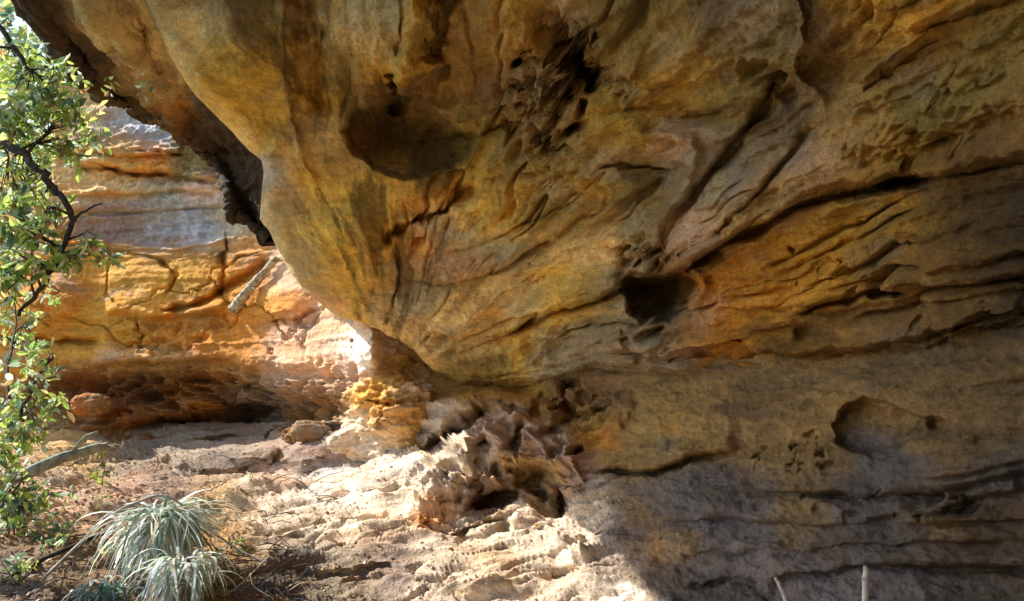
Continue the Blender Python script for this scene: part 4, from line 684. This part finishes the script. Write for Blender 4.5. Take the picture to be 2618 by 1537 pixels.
s1 = on_floor(2214, 1560); stick('stake', 'straight pale vertical stake standing in front of the dark wall at the lower right', 'stake', [s1 + Vector((0, 0, -.15)), V3(2212, 1500, s1.y - .12), V3(2214, 1450, s1.y - .13)], .016, .011, M_STAKE, jit=.18, forks=[([V3(2212, 1490, s1.y - .12), V3(2206, 1480, s1.y - .13), V3(2203, 1474, s1.y - .13)], .005, .002)])
s2 = on_floor(2025, 1570); stick('stick', 'short pale crooked stick leaning left, beside the straight stake', 'stick', [s2 + Vector((0, 0, -.1)), V3(2008, 1530, s2.y - .12), V3(1995, 1500, s2.y - .12), V3(1983, 1478, s2.y - .12)], .014, .008, M_STAKE, jit=.1)
stick('dead_branch', 'dead grey branch lying on the dirt in the bottom left corner', 'branch', [on_floor(10, 1500), V3(90, 1440, 5.2), V3(190, 1395, 5.4), V3(300, 1350, 5.7)], .022, .010, M_BARK)

# boulders
def boulder(label, cx, cy, d, rx, ry, seed, cols, depth=1.0, sink=.3, rot=0, group='loose boulders'):
    import itertools
    nu, nv = 120, 70; th = np.linspace(0, 2 * np.pi, nu); ph = np.linspace(.02, np.pi - .02, nv); T, Ph = np.meshgrid(th, ph)
    S = np.stack([np.cos(T) * np.sin(Ph), np.sin(T) * np.sin(Ph), np.cos(Ph)], -1)
    S = np.sign(S) * np.abs(S) ** .8
    s = d / F_PX; q = S * (rx * s, (rx + ry) * .5 * s * depth, ry * s)
    k = 1 + .22 * fbm(S * 1.2 + seed, 3, seed) + .10 * fbm(S * 3.4 + seed, 4, seed + 4, .55, True); q = q * k[..., None]
    c, s_ = math.cos(math.radians(rot)), math.sin(math.radians(rot)); q = np.stack([q[..., 0] * c - q[..., 2] * s_, q[..., 1], q[..., 0] * s_ + q[..., 2] * c], -1)
    q = q + S * (.012 * fbm(q * 20 + seed, 3, 4))[..., None]; q[:, -1] = q[:, 0]
    base = ray(cx, cy, d); P = q + base; C = np.ones(P.shape) * np.array(PG[cols[0]]); t = smooth(-.1, .3, fbm(P * 3, 3, seed))[..., None]; C = C * (1 - t) + np.array(PG[cols[1]]) * t
    C = colour_noise(C, P, P[..., 2] + .2 * fbm(P, 2, 1), seed)
    o = grid_mesh('boulder', q, C, M_ROCK); o.location = base; return tag(o, label, 'boulder', group)
boulder('small brown boulder under the cavities, left of the pale rounded one', 800, 1105, 7.9, 50, 26, 7, ('bro', 'pur'), rot=-10)
boulder('pale rounded boulder between the dark cavities and the orange rock', 905, 1120, 7.4, 70, 30, 8, ('gry', 'crm'), rot=18)
boulder('small rusty block at the left end of the dark cavities', 235, 1035, 8.9, 46, 26, 10, ('red', 'bro'), rot=5)

# leaf litter, twigs, pebbles: nobody could count them
def litter():
    rnd = random.Random(4); V, Fc, Cc = [], [], []
    pal = [(.20, .11, .05), (.32, .20, .10), (.12, .07, .04), (.42, .32, .2), (.25, .22, .17)]
    flat = FP.reshape(-1, 3); fx = FX.reshape(-1); fy = FY.reshape(-1)
    m = (fx > -300) & (fx < 1350) & (fy > 1140) & (fy < 1900); ids = np.nonzero(m)[0]; w = np.exp(-np.clip(fx[ids] - 330, 0, 900) / 170) + .05; r = np.random.RandomState(3); ids = r.choice(ids, 7000, p=w / w.sum())
    for i in ids:
        p = Vector(flat[i].tolist()) + Vector((0, 0, .008)); L = rnd.uniform(.02, .06); a = rnd.uniform(0, 6.28); d = Vector((math.cos(a), math.sin(a), rnd.uniform(-.25, .5))).normalized(); s = d.cross(Vector((rnd.uniform(-.5, .5), rnd.uniform(-.5, .5), 1))).normalized() * L * .22; b = len(V)
        V += [p, p + d * L * .5 + s, p + d * L, p + d * L * .5 - s]; Fc.append((b, b + 1, b + 2, b + 3)); c = rnd.choice(pal); Cc += [c] * 4
    o = raw_mesh('leaf_litter', V, Fc, M_LEAF, None, False, Cc); o['kind'] = 'stuff'; tag(o, 'dry brown leaf litter scattered over the slope at the lower left', 'leaf litter')
    parts = []
    m = (fx > -200) & (fx < 820) & (fy > 1180) & (fy < 1700); ids = r.choice(np.nonzero(m)[0], 260)
    for i in ids:
        p = Vector(flat[i].tolist()) + Vector((0, 0, .012)); a = rnd.uniform(0, 6.28); L = rnd.uniform(.08, .35); d = Vector((math.cos(a), math.sin(a), rnd.uniform(-.1, .35))); parts.append(tube([p, p + d * L * .5 + Vector((0, 0, .02)), p + d * L], [.004, .0035, .002], 5))
    v, f = join(parts); o = raw_mesh('fallen_twigs', v, f, M_BARK, None, True); o['kind'] = 'stuff'; tag(o, 'fine dark fallen twigs tangled over the lower left slope', 'twigs')
    V, Fc, Cc = [], [], []
    m = (fx > 100) & (fx < 1650) & (fy > 1190) & (fy < 1750); ids = r.choice(np.nonzero(m)[0], 2600)
    oc = [(1, 0, 0), (-1, 0, 0), (0, 1, 0), (0, -1, 0), (0, 0, 1), (0, 0, -1)]; of = [(0, 2, 4), (2, 1, 4), (1, 3, 4), (3, 0, 4), (2, 0, 5), (1, 2, 5), (3, 1, 5), (0, 3, 5)]
    for i in ids:
        p = Vector(flat[i].tolist()); s = rnd.uniform(.003, .011) * (2.2 if rnd.random() < .05 else 1); b = len(V); c = rnd.choice([PG['crm'], PG['pnk'], PG['tan'], PG['gry'], PG['bro']])
        for q in oc: V.append(p + Vector((q[0] * s * rnd.uniform(.7, 1.4), q[1] * s * rnd.uniform(.7, 1.4), q[2] * s * rnd.uniform(.5, .9)))); Cc.append(c)
        Fc += [tuple(b + k for k in q) for q in of]
    o = raw_mesh('pebbles', V, Fc, M_ROCK, None, False, Cc); o['kind'] = 'stuff'; tag(o, 'loose pebbles and sandstone chips strewn over the pale floor', 'pebbles')
litter()
